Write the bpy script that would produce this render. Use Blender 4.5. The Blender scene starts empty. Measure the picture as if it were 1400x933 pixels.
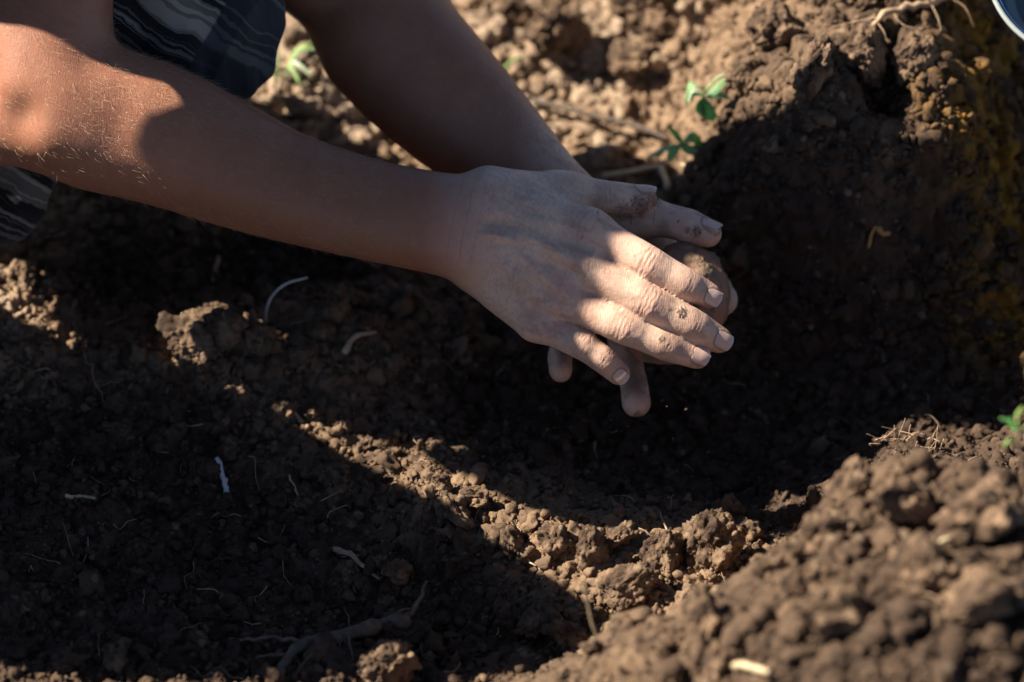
import bpy, math, random
import numpy as np
from mathutils import Vector, Matrix
random.seed(7)
RNG = np.random.default_rng(11)
SC = bpy.context.scene
COL = SC.collection
PI = math.pi
# ------------------------------------------------------------------ camera
PITCH = math.radians(42.0)
DIST = 2.0                       # metres from the lens to the reference point between the hands
FPX = 1400 * 120.0 / 36.0        # focal length in photo pixels (120 mm lens)
TGT = np.array([0.0, 0.0, 0.10])
AX_U = np.array([1.0, 0, 0])
AX_V = np.array([0, math.sin(PITCH), math.cos(PITCH)])
AX_W = np.array([0, -math.cos(PITCH), math.sin(PITCH)])
CAM = TGT + AX_W * DIST
ROT = np.stack([AX_U, AX_V, AX_W], axis=1)      # columns

def mm2w(p):
    """body-frame millimetres -> world metres"""
    p = np.asarray(p, float)
    return TGT + (p @ ROT.T) / 1000.0

def J(px, py, w):
    """a measured joint: photo position and height above the reference plane (mm)"""
    d = 2000.0 - w
    return np.array([(px - 700.0) / FPX * d, (466.5 - py) / FPX * d, w])

def JW(px, py, w):
    return mm2w(J(px, py, w))

def on_z(px, py, z):
    """world point at height z seen at a photo position"""
    d = AX_U * (px - 700.0) / FPX + AX_V * (466.5 - py) / FPX - AX_W
    t = (z - CAM[2]) / d[2]
    return CAM + d * t

def make_camera():
    cd = bpy.data.cameras.new('camera')
    cd.lens = 120.0; cd.sensor_width = 36.0
    cd.clip_start = 0.05; cd.clip_end = 3000
    cd.dof.use_dof = True
    cd.dof.focus_distance = 1.985
    cd.dof.aperture_fstop = 3.5
    cd.dof.aperture_blades = 0
    o = bpy.data.objects.new('camera', cd)
    m = Matrix(((AX_U[0], AX_V[0], AX_W[0], CAM[0]), (AX_U[1], AX_V[1], AX_W[1], CAM[1]),
                (AX_U[2], AX_V[2], AX_W[2], CAM[2]), (0, 0, 0, 1)))
    o.matrix_world = m
    COL.objects.link(o); SC.camera = o
make_camera()

# ------------------------------------------------------------------ helpers
def tag(o, label=None, cat=None, group=None, kind=None):
    if label: o['label'] = label
    if cat: o['category'] = cat
    if group: o['group'] = group
    if kind: o['kind'] = kind
    return o

def mesh_np(name, verts, faces, smooth=True):
    """faces: (n,3) or (n,4) int array, or a list of such arrays"""
    me = bpy.data.meshes.new(name)
    fl = faces if isinstance(faces, list) else [faces]
    fl = [np.asarray(f, np.int32) for f in fl if len(f)]
    verts = np.asarray(verts, np.float32)
    me.vertices.add(len(verts)); me.vertices.foreach_set('co', verts.ravel())
    nl = sum(f.size for f in fl); npoly = sum(len(f) for f in fl)
    me.loops.add(nl); me.polygons.add(npoly)
    me.loops.foreach_set('vertex_index', np.concatenate([f.ravel() for f in fl]))
    tot = np.concatenate([np.full(len(f), f.shape[1], np.int32) for f in fl])
    st = np.concatenate([[0], np.cumsum(tot)[:-1]]).astype(np.int32)
    me.polygons.foreach_set('loop_start', st)
    me.polygons.foreach_set('use_smooth', np.full(npoly, smooth))
    me.update(calc_edges=True)
    return me

def link(name, me, mat=None, parent=None):
    o = bpy.data.objects.new(name, me)
    COL.objects.link(o)
    if mat is not None: me.materials.append(mat)
    if parent is not None: o.parent = parent
    return o

def fattr(me, name, vals):
    a = me.attributes.new(name, 'FLOAT', 'POINT')
    a.data.foreach_set('value', np.asarray(vals, np.float32))

def empty(name, loc):
    o = bpy.data.objects.new(name, None); o.location = [float(c) for c in loc]; o.empty_display_size = .02
    COL.objects.link(o); return o

def put(o, parent):
    """parent o (built in world coordinates) to parent without moving it"""
    o.parent = parent
    o.matrix_parent_inverse = Matrix.Translation(parent.location).inverted() if parent.type == 'EMPTY' else Matrix.Identity(4)
    return o

def smooth01(x, a, b):
    t = np.clip((x - a) / (b - a), 0, 1); return t * t * (3 - 2 * t)

# numpy gradient noise -------------------------------------------------
_P = np.random.default_rng(3).permutation(256).astype(np.int32); _P = np.concatenate([_P, _P, _P])
_G = np.random.default_rng(4).normal(size=(256, 3)).astype(np.float32); _G /= np.linalg.norm(_G, axis=1)[:, None]
def noise3(p):
    p = np.asarray(p, np.float32)
    i = np.floor(p); f = p - i; i = i.astype(np.int32) & 255
    u = f * f * f * (f * (f * 6 - 15) + 10)
    r = 0
    for dx in (0, 1):
        wx = u[:, 0] if dx else 1 - u[:, 0]
        a = _P[i[:, 0] + dx]
        for dy in (0, 1):
            wy = u[:, 1] if dy else 1 - u[:, 1]
            b = _P[a + i[:, 1] + dy]
            for dz in (0, 1):
                wz = u[:, 2] if dz else 1 - u[:, 2]
                g = _G[_P[b + i[:, 2] + dz] & 255]
                r = r + wx * wy * wz * (g[:, 0] * (f[:, 0] - dx) + g[:, 1] * (f[:, 1] - dy) + g[:, 2] * (f[:, 2] - dz))
    return r * 1.6
def fbm(p, octv=4, lac=2.03, gain=.5):
    r = 0; a = 1.0; p = np.asarray(p, np.float32)
    for k in range(octv):
        r = r + a * noise3(p + 17.3 * k); p = p * lac; a *= gain
    return r

# node helpers ----------------------------------------------------------
class NT:
    def __init__(s, name):
        s.m = bpy.data.materials.new(name); s.m.use_nodes = True
        s.t = s.m.node_tree; s.n = s.t.nodes; s.n.clear()
        s.out = s.n.new('ShaderNodeOutputMaterial')
        s.b = s.n.new('ShaderNodeBsdfPrincipled'); s.l(s.b.outputs[0], s.out.inputs[0])
    def l(s, a, b): s.t.links.new(a, b)
    def set(s, sock, v):
        if isinstance(v, bpy.types.NodeSocket): s.l(v, sock)
        elif isinstance(v, (tuple, list)) and len(v) == 3 and sock.type == 'RGBA': sock.default_value = (*v, 1)
        else: sock.default_value = v
    def coord(s, which='Object'):
        if not hasattr(s, '_tc'): s._tc = s.n.new('ShaderNodeTexCoord')
        return s._tc.outputs[which]
    def attr(s, name):
        a = s.n.new('ShaderNodeAttribute'); a.attribute_name = name; return a.outputs['Fac']
    def noise(s, scale, detail=3, rough=.5, vec=None, dist=0):
        x = s.n.new('ShaderNodeTexNoise'); x.inputs['Scale'].default_value = scale
        x.inputs['Detail'].default_value = detail; x.inputs['Roughness'].default_value = rough
        x.inputs['Distortion'].default_value = dist
        s.l(vec if vec is not None else s.coord(), x.inputs['Vector']); return x.outputs['Fac']
    def voro(s, scale, vec=None, feature='F1', out='Distance', smooth=None, rnd=1.0):
        x = s.n.new('ShaderNodeTexVoronoi'); x.feature = feature; x.inputs['Scale'].default_value = scale
        x.inputs['Randomness'].default_value = rnd
        if smooth is not None: x.inputs['Smoothness'].default_value = smooth
        s.l(vec if vec is not None else s.coord(), x.inputs['Vector']); return x.outputs[out]
    def math(s, op, a, b=0.0, clamp=False):
        x = s.n.new('ShaderNodeMath'); x.operation = op; x.use_clamp = clamp
        s.set(x.inputs[0], a); s.set(x.inputs[1], b); return x.outputs[0]
    def ramp(s, v, a, b, lo=0.0, hi=1.0):
        x = s.n.new('ShaderNodeMapRange'); x.inputs[1].default_value = a; x.inputs[2].default_value = b
        x.inputs[3].default_value = lo; x.inputs[4].default_value = hi; x.interpolation_type = 'SMOOTHSTEP'
        s.set(x.inputs[0], v); return x.outputs[0]
    def mix(s, f, a, b, mode='MIX'):
        x = s.n.new('ShaderNodeMix'); x.data_type = 'RGBA'; x.blend_type = mode
        s.set(x.inputs[0], f); s.set(x.inputs[6], a); s.set(x.inputs[7], b); return x.outputs[2]
    def scale(s, vec, sx, sy, sz):
        x = s.n.new('ShaderNodeMapping'); x.inputs['Scale'].default_value = (sx, sy, sz); s.l(vec, x.inputs[0]); return x.outputs[0]
    def bump(s, h, strength, dist):
        x = s.n.new('ShaderNodeBump'); x.inputs['Strength'].default_value = strength; x.inputs['Distance'].default_value = dist
        s.l(h, x.inputs['Height'])
        if s.b.inputs['Normal'].is_linked: s.l(s.b.inputs['Normal'].links[0].from_socket, x.inputs['Normal'])
        s.l(x.outputs[0], s.b.inputs['Normal']); return x
    def disp(s, h, scale):
        x = s.n.new('ShaderNodeDisplacement'); x.inputs['Midlevel'].default_value = 0; x.inputs['Scale'].default_value = scale
        s.l(h, x.inputs['Height']); s.l(x.outputs[0], s.out.inputs['Displacement']); s.m.displacement_method = 'DISPLACEMENT'
    def p(s, **kw):
        for k, v in kw.items(): s.set(s.b.inputs[k.replace('_', ' ')], v)

def tube_np(pts, radii, n=6, jitter=0, cap=True):
    """tapered tube along a polyline -> verts, quads (closed with fans collapsed to a tip)"""
    pts = np.asarray(pts, float); radii = np.broadcast_to(np.asarray(radii, float), (len(pts),))
    tan = np.gradient(pts, axis=0); tan /= np.linalg.norm(tan, axis=1)[:, None] + 1e-12
    ref = np.array([.31, .52, .79]); vs = []
    a0 = np.cross(tan[0], ref); a0 /= np.linalg.norm(a0)
    for i in range(len(pts)):
        a0 = a0 - tan[i] * (a0 @ tan[i]); a0 /= np.linalg.norm(a0) + 1e-12
        b0 = np.cross(tan[i], a0)
        th = np.arange(n) * 2 * PI / n
        r = radii[i] * (1 + (jitter * RNG.uniform(-1, 1, n) if jitter else 0))
        vs.append(pts[i] + (np.cos(th) * r)[:, None] * a0 + (np.sin(th) * r)[:, None] * b0)
    m = len(pts)
    vs.append(pts[:1] - tan[:1] * radii[0] * .6); vs.append(pts[-1:] + tan[-1:] * radii[-1] * .6)
    v = np.concatenate(vs)
    i = np.arange(n); j = (i + 1) % n
    q = np.concatenate([np.stack([k * n + i, k * n + j, (k + 1) * n + j, (k + 1) * n + i], 1) for k in range(m - 1)])
    c0 = np.full(n, m * n); c1 = np.full(n, m * n + 1)
    t = np.concatenate([np.stack([c0, j, i], 1), np.stack([c1, (m - 1) * n + i, (m - 1) * n + j], 1)])
    return v, q, t

class MB:
    def __init__(s): s.v = []; s.q = []; s.t = []; s.n = 0
    def add(s, v, q=None, t=None):
        s.v.append(v)
        if q is not None and len(q): s.q.append(np.asarray(q) + s.n)
        if t is not None and len(t): s.t.append(np.asarray(t) + s.n)
        s.n += len(v); return s
    def tube(s, pts, r, n=6, jitter=0): return s.add(*tube_np(pts, r, n, jitter))
    def mesh(s, name, smooth=True):
        fl = []
        if s.q: fl.append(np.concatenate(s.q))
        if s.t: fl.append(np.concatenate(s.t))
        return mesh_np(name, np.concatenate(s.v), fl, smooth)

def curve_pts(ctrl, n=16):
    """Catmull-Rom through control points"""
    c = np.asarray(ctrl, float); c = np.concatenate([2 * c[:1] - c[1:2], c, 2 * c[-1:] - c[-2:-1]])
    out = []
    m = len(c) - 3
    for k in np.linspace(0, m - 1e-6, n):
        i = int(k); t = k - i; p0, p1, p2, p3 = c[i:i + 4]
        out.append(.5 * (2 * p1 + (p2 - p0) * t + (2 * p0 - 5 * p1 + 4 * p2 - p3) * t ** 2 + (3 * p1 - p0 - 3 * p2 + p3) * t ** 3))
    return np.array(out)
# ------------------------------------------------------------------ soil
def soil_material(name, disp=1.0, ochre=True, local=False):
    m = NT(name)
    co = m.coord('Object')
    big = m.noise(9.0, 4, .6, co); mid = m.noise(60.0, 4, .6, co); fine = m.noise(420.0, 3, .65, co)
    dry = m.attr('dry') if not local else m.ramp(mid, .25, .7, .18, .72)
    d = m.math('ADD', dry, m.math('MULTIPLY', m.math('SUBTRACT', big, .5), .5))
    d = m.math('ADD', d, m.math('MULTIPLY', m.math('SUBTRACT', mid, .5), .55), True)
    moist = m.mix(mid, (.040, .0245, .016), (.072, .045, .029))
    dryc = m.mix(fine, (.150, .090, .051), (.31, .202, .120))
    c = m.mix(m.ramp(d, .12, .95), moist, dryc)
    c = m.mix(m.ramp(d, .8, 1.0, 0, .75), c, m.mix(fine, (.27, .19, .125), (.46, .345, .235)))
    # pale grit and dark humus specks
    v = m.voro(260.0, co, out='Color')
    sep = m.n.new('ShaderNodeSeparateColor'); m.l(v, sep.inputs[0])
    c = m.mix(m.math('MULTIPLY', m.math('GREATER_THAN', sep.outputs[0], .988), .3), c, (.34, .26, .18))
    c = m.mix(m.math('MULTIPLY', m.math('LESS_THAN', sep.outputs[1], .07), .6), c, (.022, .014, .009))
    if ochre and not local:
        c = m.mix(m.math('MULTIPLY', m.attr('ochre'), m.ramp(mid, .42, .56, .12, 1.0)), c, (.27, .128, .012))  # ochre tint puts warm bounce light into the bank's colour
    m.p(Base_Color=c, Roughness=.93)
    m.set(m.b.inputs['Specular IOR Level'], .18)
    h1 = m.voro(115.0, co, feature='F1'); h2 = m.voro(290.0, co, feature='F1')
    h3 = m.noise(420.0, 4, .7, co)
    hh = m.math('ADD', m.math('MULTIPLY', m.math('SUBTRACT', .5, h1), .0030), m.math('MULTIPLY', m.math('SUBTRACT', .5, h2), .0024))
    hh = m.math('ADD', hh, m.math('MULTIPLY', m.math('SUBTRACT', h3, .5), .0030))
    m.disp(hh if local else m.math('MULTIPLY', hh, m.attr('dense')), disp)
    m.bump(m.noise(1000.0, 3, .7, co), .75, .0012)
    if not local:
        x = m.bump(m.voro(70.0, co), 1.0, .012); m.set(x.inputs['Strength'], m.math('SUBTRACT', 1.0, m.attr('dense'))); x.invert = True
    return m.m
M_SOIL = soil_material('garden_soil')
M_CLOD = soil_material('crumbly_soil', .75, False, True)

H = []
def hp(px, py, z): 
    q = on_z(px, py, z); H.append((q[0], q[1], z))
for a in [(600, -80, .06), (800, -80, .07), (700, 90, .05), (850, 60, .06), (800, 200, .035), (880, 255, .03), (960, 60, .08), (740, 20, .055), (940, 150, .05),
          (430, 170, .05), (380, 120, .05), (200, 60, .05), (100, 285, .055), (200, 285, .05), (20, 380, .05), (0, 450, .045), (-100, 300, .055), (-100, 500, .05), (330, 0, .05),
          (150, 380, .012), (300, 385, .008), (450, 360, 0), (560, 385, .0), (80, 420, .02),
          (230, 475, .032), (290, 485, .04), (370, 462, .034), (470, 440, .034), (570, 425, .022),
          (100, 530, .03), (250, 565, .02), (100, 650, .022), (300, 700, .01), (450, 640, .012), (400, 560, .016), (520, 640, .018), (620, 690, .022), (560, 560, .0), (700, 560, -.012), (800, 620, -.012), (950, 650, -.015), (860, 540, -.012),
          (760, 770, .024), (850, 790, .034), (960, 770, .042), (880, 735, .026), (680, 730, .022),
          (1000, 690, .0), (1045, 730, -.004), (1100, 620, -.012), (1200, 580, -.005), (1330, 590, .0),
          (500, 880, .01), (200, 900, .02), (50, 850, .022), (350, 800, .006), (700, 880, .006), (600, 800, .006), (780, 925, .02), (400, 1000, .03), (100, 1050, .04), (650, 1030, .03),
          (930, 260, .035), (960, 225, .07), (1000, 180, .13), (1100, 168, .155), (1200, 165, .16), (1290, 180, .145), (1345, 200, .10), (1420, 220, .075),
          (985, 300, .05), (1060, 290, .085), (1020, 420, .02), (1100, 400, .045), (1200, 300, .05), (1040, 540, -.008), (1150, 510, .0), (1300, 500, .012), (1400, 500, .02), (1250, 420, .03), (1360, 330, .06),
          (1050, 80, .17), (1150, 60, .19), (1260, 60, .19), (1300, 90, .17), (1345, 90, .11), (1400, 100, .07), (1400, 20, .10), (1340, 10, .15), (1200, -80, .2), (1050, -60, .14), (1350, -80, .18), (1450, -60, .10), (1010, 60, .12)]: hp(*a)
CREST = [(1060, 785, .15), (1128, 735, .155), (1150, 680, .16), (1200, 655, .165), (1300, 652, .17), (1400, 668, .17), (960, 838, .14), (860, 880, .12), (800, 925, .10)]
for a in CREST:
    hp(*a); q = on_z(*a)
    H.append((q[0] - .02, q[1] + .075, .02)); H.append((q[0], q[1] + .03, a[2] - .02))
for a in [(1200, 780, .18), (1350, 830, .19), (1000, 925, .155), (1250, 960, .19), (1500, 750, .17), (900, 1000, .12), (1100, 860, .17)]: hp(*a)
for a in [(1215, 645, .035), (1250, 630, .04), (1290, 640, .035)]: hp(*a)
for k in range(28):
    th = k / 28 * 2 * PI; H.append((1.1 * math.cos(th), 1.1 * math.sin(th), .05)); H.append((2.4 * math.cos(th), 2.4 * math.sin(th), .05))
H = np.array(H)
_A = np.linalg.norm(H[:, None, :2] - H[None, :, :2], axis=2)
_n = len(H); _M = np.zeros((_n + 1, _n + 1)); _M[:_n, :_n] = _A - np.eye(_n) * .012; _M[:_n, _n] = 1; _M[_n, :_n] = 1
_W = np.linalg.solve(_M, np.concatenate([H[:, 2], [0]]))
def height(xy):
    out = np.empty(len(xy))
    for s in range(0, len(xy), 100000):
        x = xy[s:s + 100000]
        d = np.sqrt((x[:, None, 0] - H[None, :, 0]) ** 2 + (x[:, None, 1] - H[None, :, 1]) ** 2 + .008 ** 2)
        out[s:s + 100000] = d @ _W[:-1] + _W[-1]
    r = np.linalg.norm(xy, axis=1); k = smooth01(r, 1.0, 2.0)
    return out * (1 - k) + .05 * k

def graded(lo, hi, step, far, n):
    c = np.arange(lo, hi + step / 2, step)
    g = np.geomspace(step, far, n).cumsum(); g = g * (far / g[-1])
    return np.concatenate([lo - g[::-1], c, hi + g])

# fields of the ground, in plan: where the surface is old and dry, where ochre is painted in for bounce light
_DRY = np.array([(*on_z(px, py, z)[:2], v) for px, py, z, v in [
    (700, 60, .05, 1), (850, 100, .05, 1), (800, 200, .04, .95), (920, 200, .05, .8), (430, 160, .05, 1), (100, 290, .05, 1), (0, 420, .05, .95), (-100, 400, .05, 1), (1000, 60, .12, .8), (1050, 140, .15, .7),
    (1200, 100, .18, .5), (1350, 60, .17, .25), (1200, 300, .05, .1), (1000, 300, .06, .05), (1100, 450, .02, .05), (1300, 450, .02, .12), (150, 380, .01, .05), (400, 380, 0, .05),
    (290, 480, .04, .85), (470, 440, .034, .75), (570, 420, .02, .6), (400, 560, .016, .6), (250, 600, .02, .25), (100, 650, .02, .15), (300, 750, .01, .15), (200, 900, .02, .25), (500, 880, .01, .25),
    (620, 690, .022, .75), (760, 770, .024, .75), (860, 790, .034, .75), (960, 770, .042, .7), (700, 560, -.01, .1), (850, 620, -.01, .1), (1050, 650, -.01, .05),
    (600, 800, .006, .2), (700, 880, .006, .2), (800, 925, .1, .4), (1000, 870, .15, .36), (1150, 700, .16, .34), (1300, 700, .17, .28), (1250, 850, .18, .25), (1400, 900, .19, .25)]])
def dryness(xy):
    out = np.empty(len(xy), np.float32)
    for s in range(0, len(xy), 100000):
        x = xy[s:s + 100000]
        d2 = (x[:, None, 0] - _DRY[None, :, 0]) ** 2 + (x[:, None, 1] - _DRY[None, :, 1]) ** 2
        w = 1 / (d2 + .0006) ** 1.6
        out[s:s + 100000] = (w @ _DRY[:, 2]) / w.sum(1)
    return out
_BOUNCE = np.array([on_z(px, py, z)[:2] for px, py, z in [(1345, 20, .15), (1350, 100, .11), (1352, 190, .1), (1372, 280, .08), (1335, 260, .08), (1400, 120, .07), (1390, 380, .06)]])  # centres of the painted bounce tint
def ochre_bounce(xy):
    d = np.min(np.linalg.norm(xy[:, None] - _BOUNCE[None], axis=2), axis=1)
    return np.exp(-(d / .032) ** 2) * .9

def grid_normals(X, Y, Z):
    gx = np.gradient(Z, axis=0) / np.gradient(X, axis=0); gy = np.gradient(Z, axis=1) / np.gradient(Y, axis=1)
    n = np.stack([-gx, -gy, np.ones_like(Z)], -1); return n / np.linalg.norm(n, axis=-1)[..., None]

GX = graded(-.46, .47, .00115, 60.0, 120); GY = graded(-.60, .62, .00115, 80.0, 120)
def build_ground():
    X, Y = np.meshgrid(GX, GY, indexing='ij')
    xy = np.stack([X.ravel(), Y.ravel()], 1)
    # heights on a coarser net, then interpolated
    cx = np.linspace(GX[0], GX[-1], 2); 
    sx = np.unique(np.concatenate([GX[::6], GX[-1:]])); sy = np.unique(np.concatenate([GY[::6], GY[-1:]]))
    cxy = np.stack(np.meshgrid(sx, sy, indexing='ij'), -1).reshape(-1, 2)
    def up(c):
        c = c.reshape(len(sx), len(sy))
        t = np.stack([np.interp(GX, sx, c[:, j]) for j in range(len(sy))], 1)
        return np.stack([np.interp(GY, sy, t[i]) for i in range(len(GX))], 0)
    Z = up(height(cxy)); dry = up(dryness(cxy)); oc = up(ochre_bounce(cxy))
    near = (1 - smooth01(np.linalg.norm(xy, axis=1), .8, 1.6)).reshape(Z.shape)
    # lumps of turned earth
    p3 = np.stack([xy[:, 0], xy[:, 1], Z.ravel()], 1)
    far = smooth01(Y, .16, .34) * (1 - smooth01(X, .06, .16))                 # open, coarser ground behind the arms
    l1 = fbm(p3 * 17, 3).reshape(Z.shape); 
    l2 = noise3(p3 * 42 + 5).reshape(Z.shape) * (1 - smooth01(np.maximum(np.gradient(GX)[:, None], np.gradient(GY)[None, :]), .004, .008)); bil = 1 - np.abs(l2) * 2.0
    Z = Z + (l1 * (.008 + .009 * far) + bil * (.0035 + .006 * far)) * near
    mound = smooth01(X, -.02, .08) * (1 - smooth01(Y, -.20, -.12))
    Z = Z + mound * (np.abs(noise3(p3 * 33 + 2)).reshape(Z.shape) * .022 + np.abs(noise3(p3 * 68 + 9)).reshape(Z.shape) * .010 - .010)
    pile = smooth01(X, .10, .16) * smooth01(Y, .13, .2) * near
    Z = Z + pile * (np.abs(noise3(p3 * 30 + 12)).reshape(Z.shape) * .022 + np.abs(noise3(p3 * 64 + 19)).reshape(Z.shape) * .012 - .010)
    N = grid_normals(X, Y, Z)
    P = np.stack([X, Y, Z], -1).reshape(-1, 3); N = N.reshape(-1, 3)
    nr = near.ravel()
    a = noise3(P * 75 + 31); b = noise3(P * 150 + 7); c = noise3(P * 310)
    sp = np.maximum(np.gradient(GX)[:, None], np.gradient(GY)[None, :]).ravel()      # spacing of the sheet
    fit = lambda wave: 1 - smooth01(sp, wave * .16, wave * .34)
    h = (np.abs(a) ** .8 * .0075 * fit(.013) + np.abs(b) ** .85 * .0036 * fit(.0067) + c * .0009 * fit(.0035)) * (1 + .6 * far.ravel())
    P = P + N * h[:, None]
    nx, ny = X.shape
    i = np.arange(nx * ny).reshape(nx, ny)
    q = np.stack([i[:-1, :-1], i[1:, :-1], i[1:, 1:], i[:-1, 1:]], -1).reshape(-1, 4)
    me = mesh_np('ground', P, q)
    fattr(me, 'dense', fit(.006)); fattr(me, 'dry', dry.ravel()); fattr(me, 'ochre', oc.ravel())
    o = link('ground', me, M_SOIL); tag(o, kind='structure', label='dug-over brown garden soil with a dark hollow under the hands')
    G = P.reshape(nx, ny, 3)
    return G, N.reshape(nx, ny, 3)
GP, GN = build_ground()
def ground_at(x, y):
    """displaced ground point and normal near a plan position (arrays)"""
    i = np.clip(np.searchsorted(GX, x), 1, len(GX) - 1); j = np.clip(np.searchsorted(GY, y), 1, len(GY) - 1)
    return GP[i, j], GN[i, j]
def ground_seen(px, py, lift=0.0):
    """the soil point seen at a photo position: march the view ray onto the sheet"""
    d = AX_U * (px - 700.0) / FPX + AX_V * (466.5 - py) / FPX - AX_W
    t = np.linspace(1.3, 3.2, 3800); p = CAM + t[:, None] * d
    g, n = ground_at(p[:, 0], p[:, 1])
    k = np.argmax(p[:, 2] < g[:, 2]); 
    return np.array([p[k, 0], p[k, 1], g[k, 2] + lift])

# --- icosphere templates
import bmesh
_ICO = {}
def ico(s):
    if s not in _ICO:
        bm = bmesh.new(); bmesh.ops.create_icosphere(bm, subdivisions=s, radius=1.0)
        v = np.array([x.co[:] for x in bm.verts]); f = np.array([[q.index for q in x.verts] for x in bm.faces]); bm.free(); _ICO[s] = (v, f)
    return _ICO[s]
def lump(s, seed, rough=.3, fine=0.0):
    v, f = ico(s); v = v.copy()
    o = np.array([seed * 7.13, seed * 3.7, seed * 1.9])
    st = np.random.default_rng(seed).uniform(.6, 1.2, 3)
    rp = np.random.default_rng(seed + 500)                     # broken faces
    for k_ in range(9 if s <= 3 else 7):
        n_ = rp.normal(size=3); n_ /= np.linalg.norm(n_); c_ = rp.uniform(.55, .86)
        v = v - np.maximum(v @ n_ - c_, 0)[:, None] * n_ * .92
    d = 1 + rough * fbm(v * 1.3 + o, 3)
    if s >= 3: d = d + rough * .35 * np.abs(noise3(v * 3.2 + o)) * 1.6
    if s >= 5:                                              # crumbs caked together
        rg = np.random.default_rng(seed + 900)
        for m_, a_ in ((46, .17), (240, .075)):
            pts_ = rg.normal(size=(m_, 3)); pts_ /= np.linalg.norm(pts_, axis=1)[:, None]; rr = rg.uniform(.6, 1.25, m_) * 2.2 / math.sqrt(m_)
            u_ = v / np.linalg.norm(v, axis=1)[:, None]; best = np.zeros(len(v))
            for k_ in range(m_):
                q_ = ((u_ - pts_[k_]) ** 2).sum(1) / rr[k_] ** 2
                best = np.maximum(best, np.sqrt(np.clip(1 - q_, 0, 1)) * rr[k_] / (2.2 / math.sqrt(m_)))
            d = d + a_ * best * (.4 + fbm(v * 2.1 + o + 3, 2).clip(-.3, 1))
    if fine: d = d + fine * (np.abs(noise3(v * 7 + o)) + .5 * np.abs(noise3(v * 15 + o)))
    return v * d[:, None] * st, f
def rand_rot(n, rng):
    q = rng.normal(size=(n, 4)); q /= np.linalg.norm(q, axis=1)[:, None]; w, x, y, z = q.T
    return np.stack([np.stack([1 - 2 * (y * y + z * z), 2 * (x * y - z * w), 2 * (x * z + y * w)], 1),
                     np.stack([2 * (x * y + z * w), 1 - 2 * (x * x + z * z), 2 * (y * z - x * w)], 1),
                     np.stack([2 * (x * z - y * w), 2 * (y * z + x * w), 1 - 2 * (x * x + y * y)], 1)], 1)

def visible_spots(n, rng, box=(-20, 1420, -20, 953)):
    """plan positions spread evenly over what the photo frames, on whichever surface stands there"""
    px = rng.uniform(box[0], box[1], n); py = rng.uniform(box[2], box[3], n)
    x = np.empty(n); y = np.empty(n)
    dd = AX_U[None] * ((px - 700) / FPX)[:, None] + AX_V[None] * ((466.5 - py) / FPX)[:, None] - AX_W[None]
    z = np.full(n, .05)
    for _ in range(12):
        t = (z - CAM[2]) / dd[:, 2]; p = CAM + dd * t[:, None]
        g, _n = ground_at(p[:, 0], p[:, 1]); z = .5 * z + .5 * g[:, 2]
    return p[:, 0], p[:, 1]

def build_crumbs():
    rng = np.random.default_rng(21)
    mb = MB(); dry = []; oc = []
    specs = [(34000, .0008, .0019, 1, 24, .45), (6000, .0019, .0040, 2, 24, .2), (700, .0040, .0078, 3, 18, .1), (60, .008, .0125, 5, 10, .1)]
    for n, r0, r1, s, nv, sink in specs:
        x, y = visible_spots(n, rng)
        g, nn = ground_at(x, y)
        u = rng.uniform(0, 1, n); r = r0 * (r1 / r0) ** (u ** 1.6)
        R = rand_rot(n, rng); var = rng.integers(0, nv, n)
        c = g + nn * (r * sink)[:, None]
        dr = dryness(np.stack([x, y], 1)) + rng.normal(0, .13, n); dr = np.where(dryness(np.stack([x, y], 1)) > .88, dr, np.minimum(dr, .70)); oo = ochre_bounce(np.stack([x, y], 1))
        for k in range(nv):
            i = np.nonzero(var == k)[0]
            if not len(i): continue
            v, f = lump(s, 100 * s + k, .36, .13 if s > 2 else (.06 if s == 2 else 0))
            V = np.einsum('nij,vj->nvi', R[i] * r[i][:, None, None], v) + c[i][:, None]
            F = f[None] + (np.arange(len(i)) * len(v))[:, None, None]
            mb.add(V.reshape(-1, 3), None, F.reshape(-1, 3))
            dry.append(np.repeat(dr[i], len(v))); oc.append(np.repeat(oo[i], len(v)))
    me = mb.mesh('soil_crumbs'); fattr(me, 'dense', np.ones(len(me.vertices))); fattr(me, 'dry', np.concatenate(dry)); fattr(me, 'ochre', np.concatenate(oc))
    o = link('soil_crumbs', me, M_SOIL); tag(o, 'loose crumbs and grains of brown soil strewn over the dug ground', 'soil crumbs', kind='stuff')
build_crumbs()
# ------------------------------------------------------------------ the person: arms and hands as one distance field
PR = {}      # group -> list of (k, [segments])
WF = np.array([0.0, .12, .993])
def limb(g, ctrl, n=10, k=8.0):
    """ctrl: (point, radius[, flattening towards the camera]) smoothly resampled into short cones"""
    arr = np.array([[*c[0], c[1], c[2] if len(c) > 2 else 1.0] for c in ctrl], float)
    if n: arr = curve_pts(arr, n)
    PR.setdefault(g, []).append((float(k), [(arr[i, :3], arr[i + 1, :3], arr[i, 3], arr[i + 1, 3], (arr[i, 4] + arr[i + 1, 4]) / 2) for i in range(len(arr) - 1)]))
def finger(g, pts, rs, waist=.955):
    """four joints -> knuckle, shaft, knuckle, shaft, knuckle, pad, tip"""
    c = []
    for i in range(3):
        c.append((pts[i], rs[i]))
        m = (pts[i] + pts[i + 1]) / 2
        c.append((m + [0, 0, -.5], (rs[i] + rs[i + 1]) / 2 * (waist if i < 2 else 1.0)))
    c.append((pts[3], rs[3]))
    limb(g, c, 15, 3.0)

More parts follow.
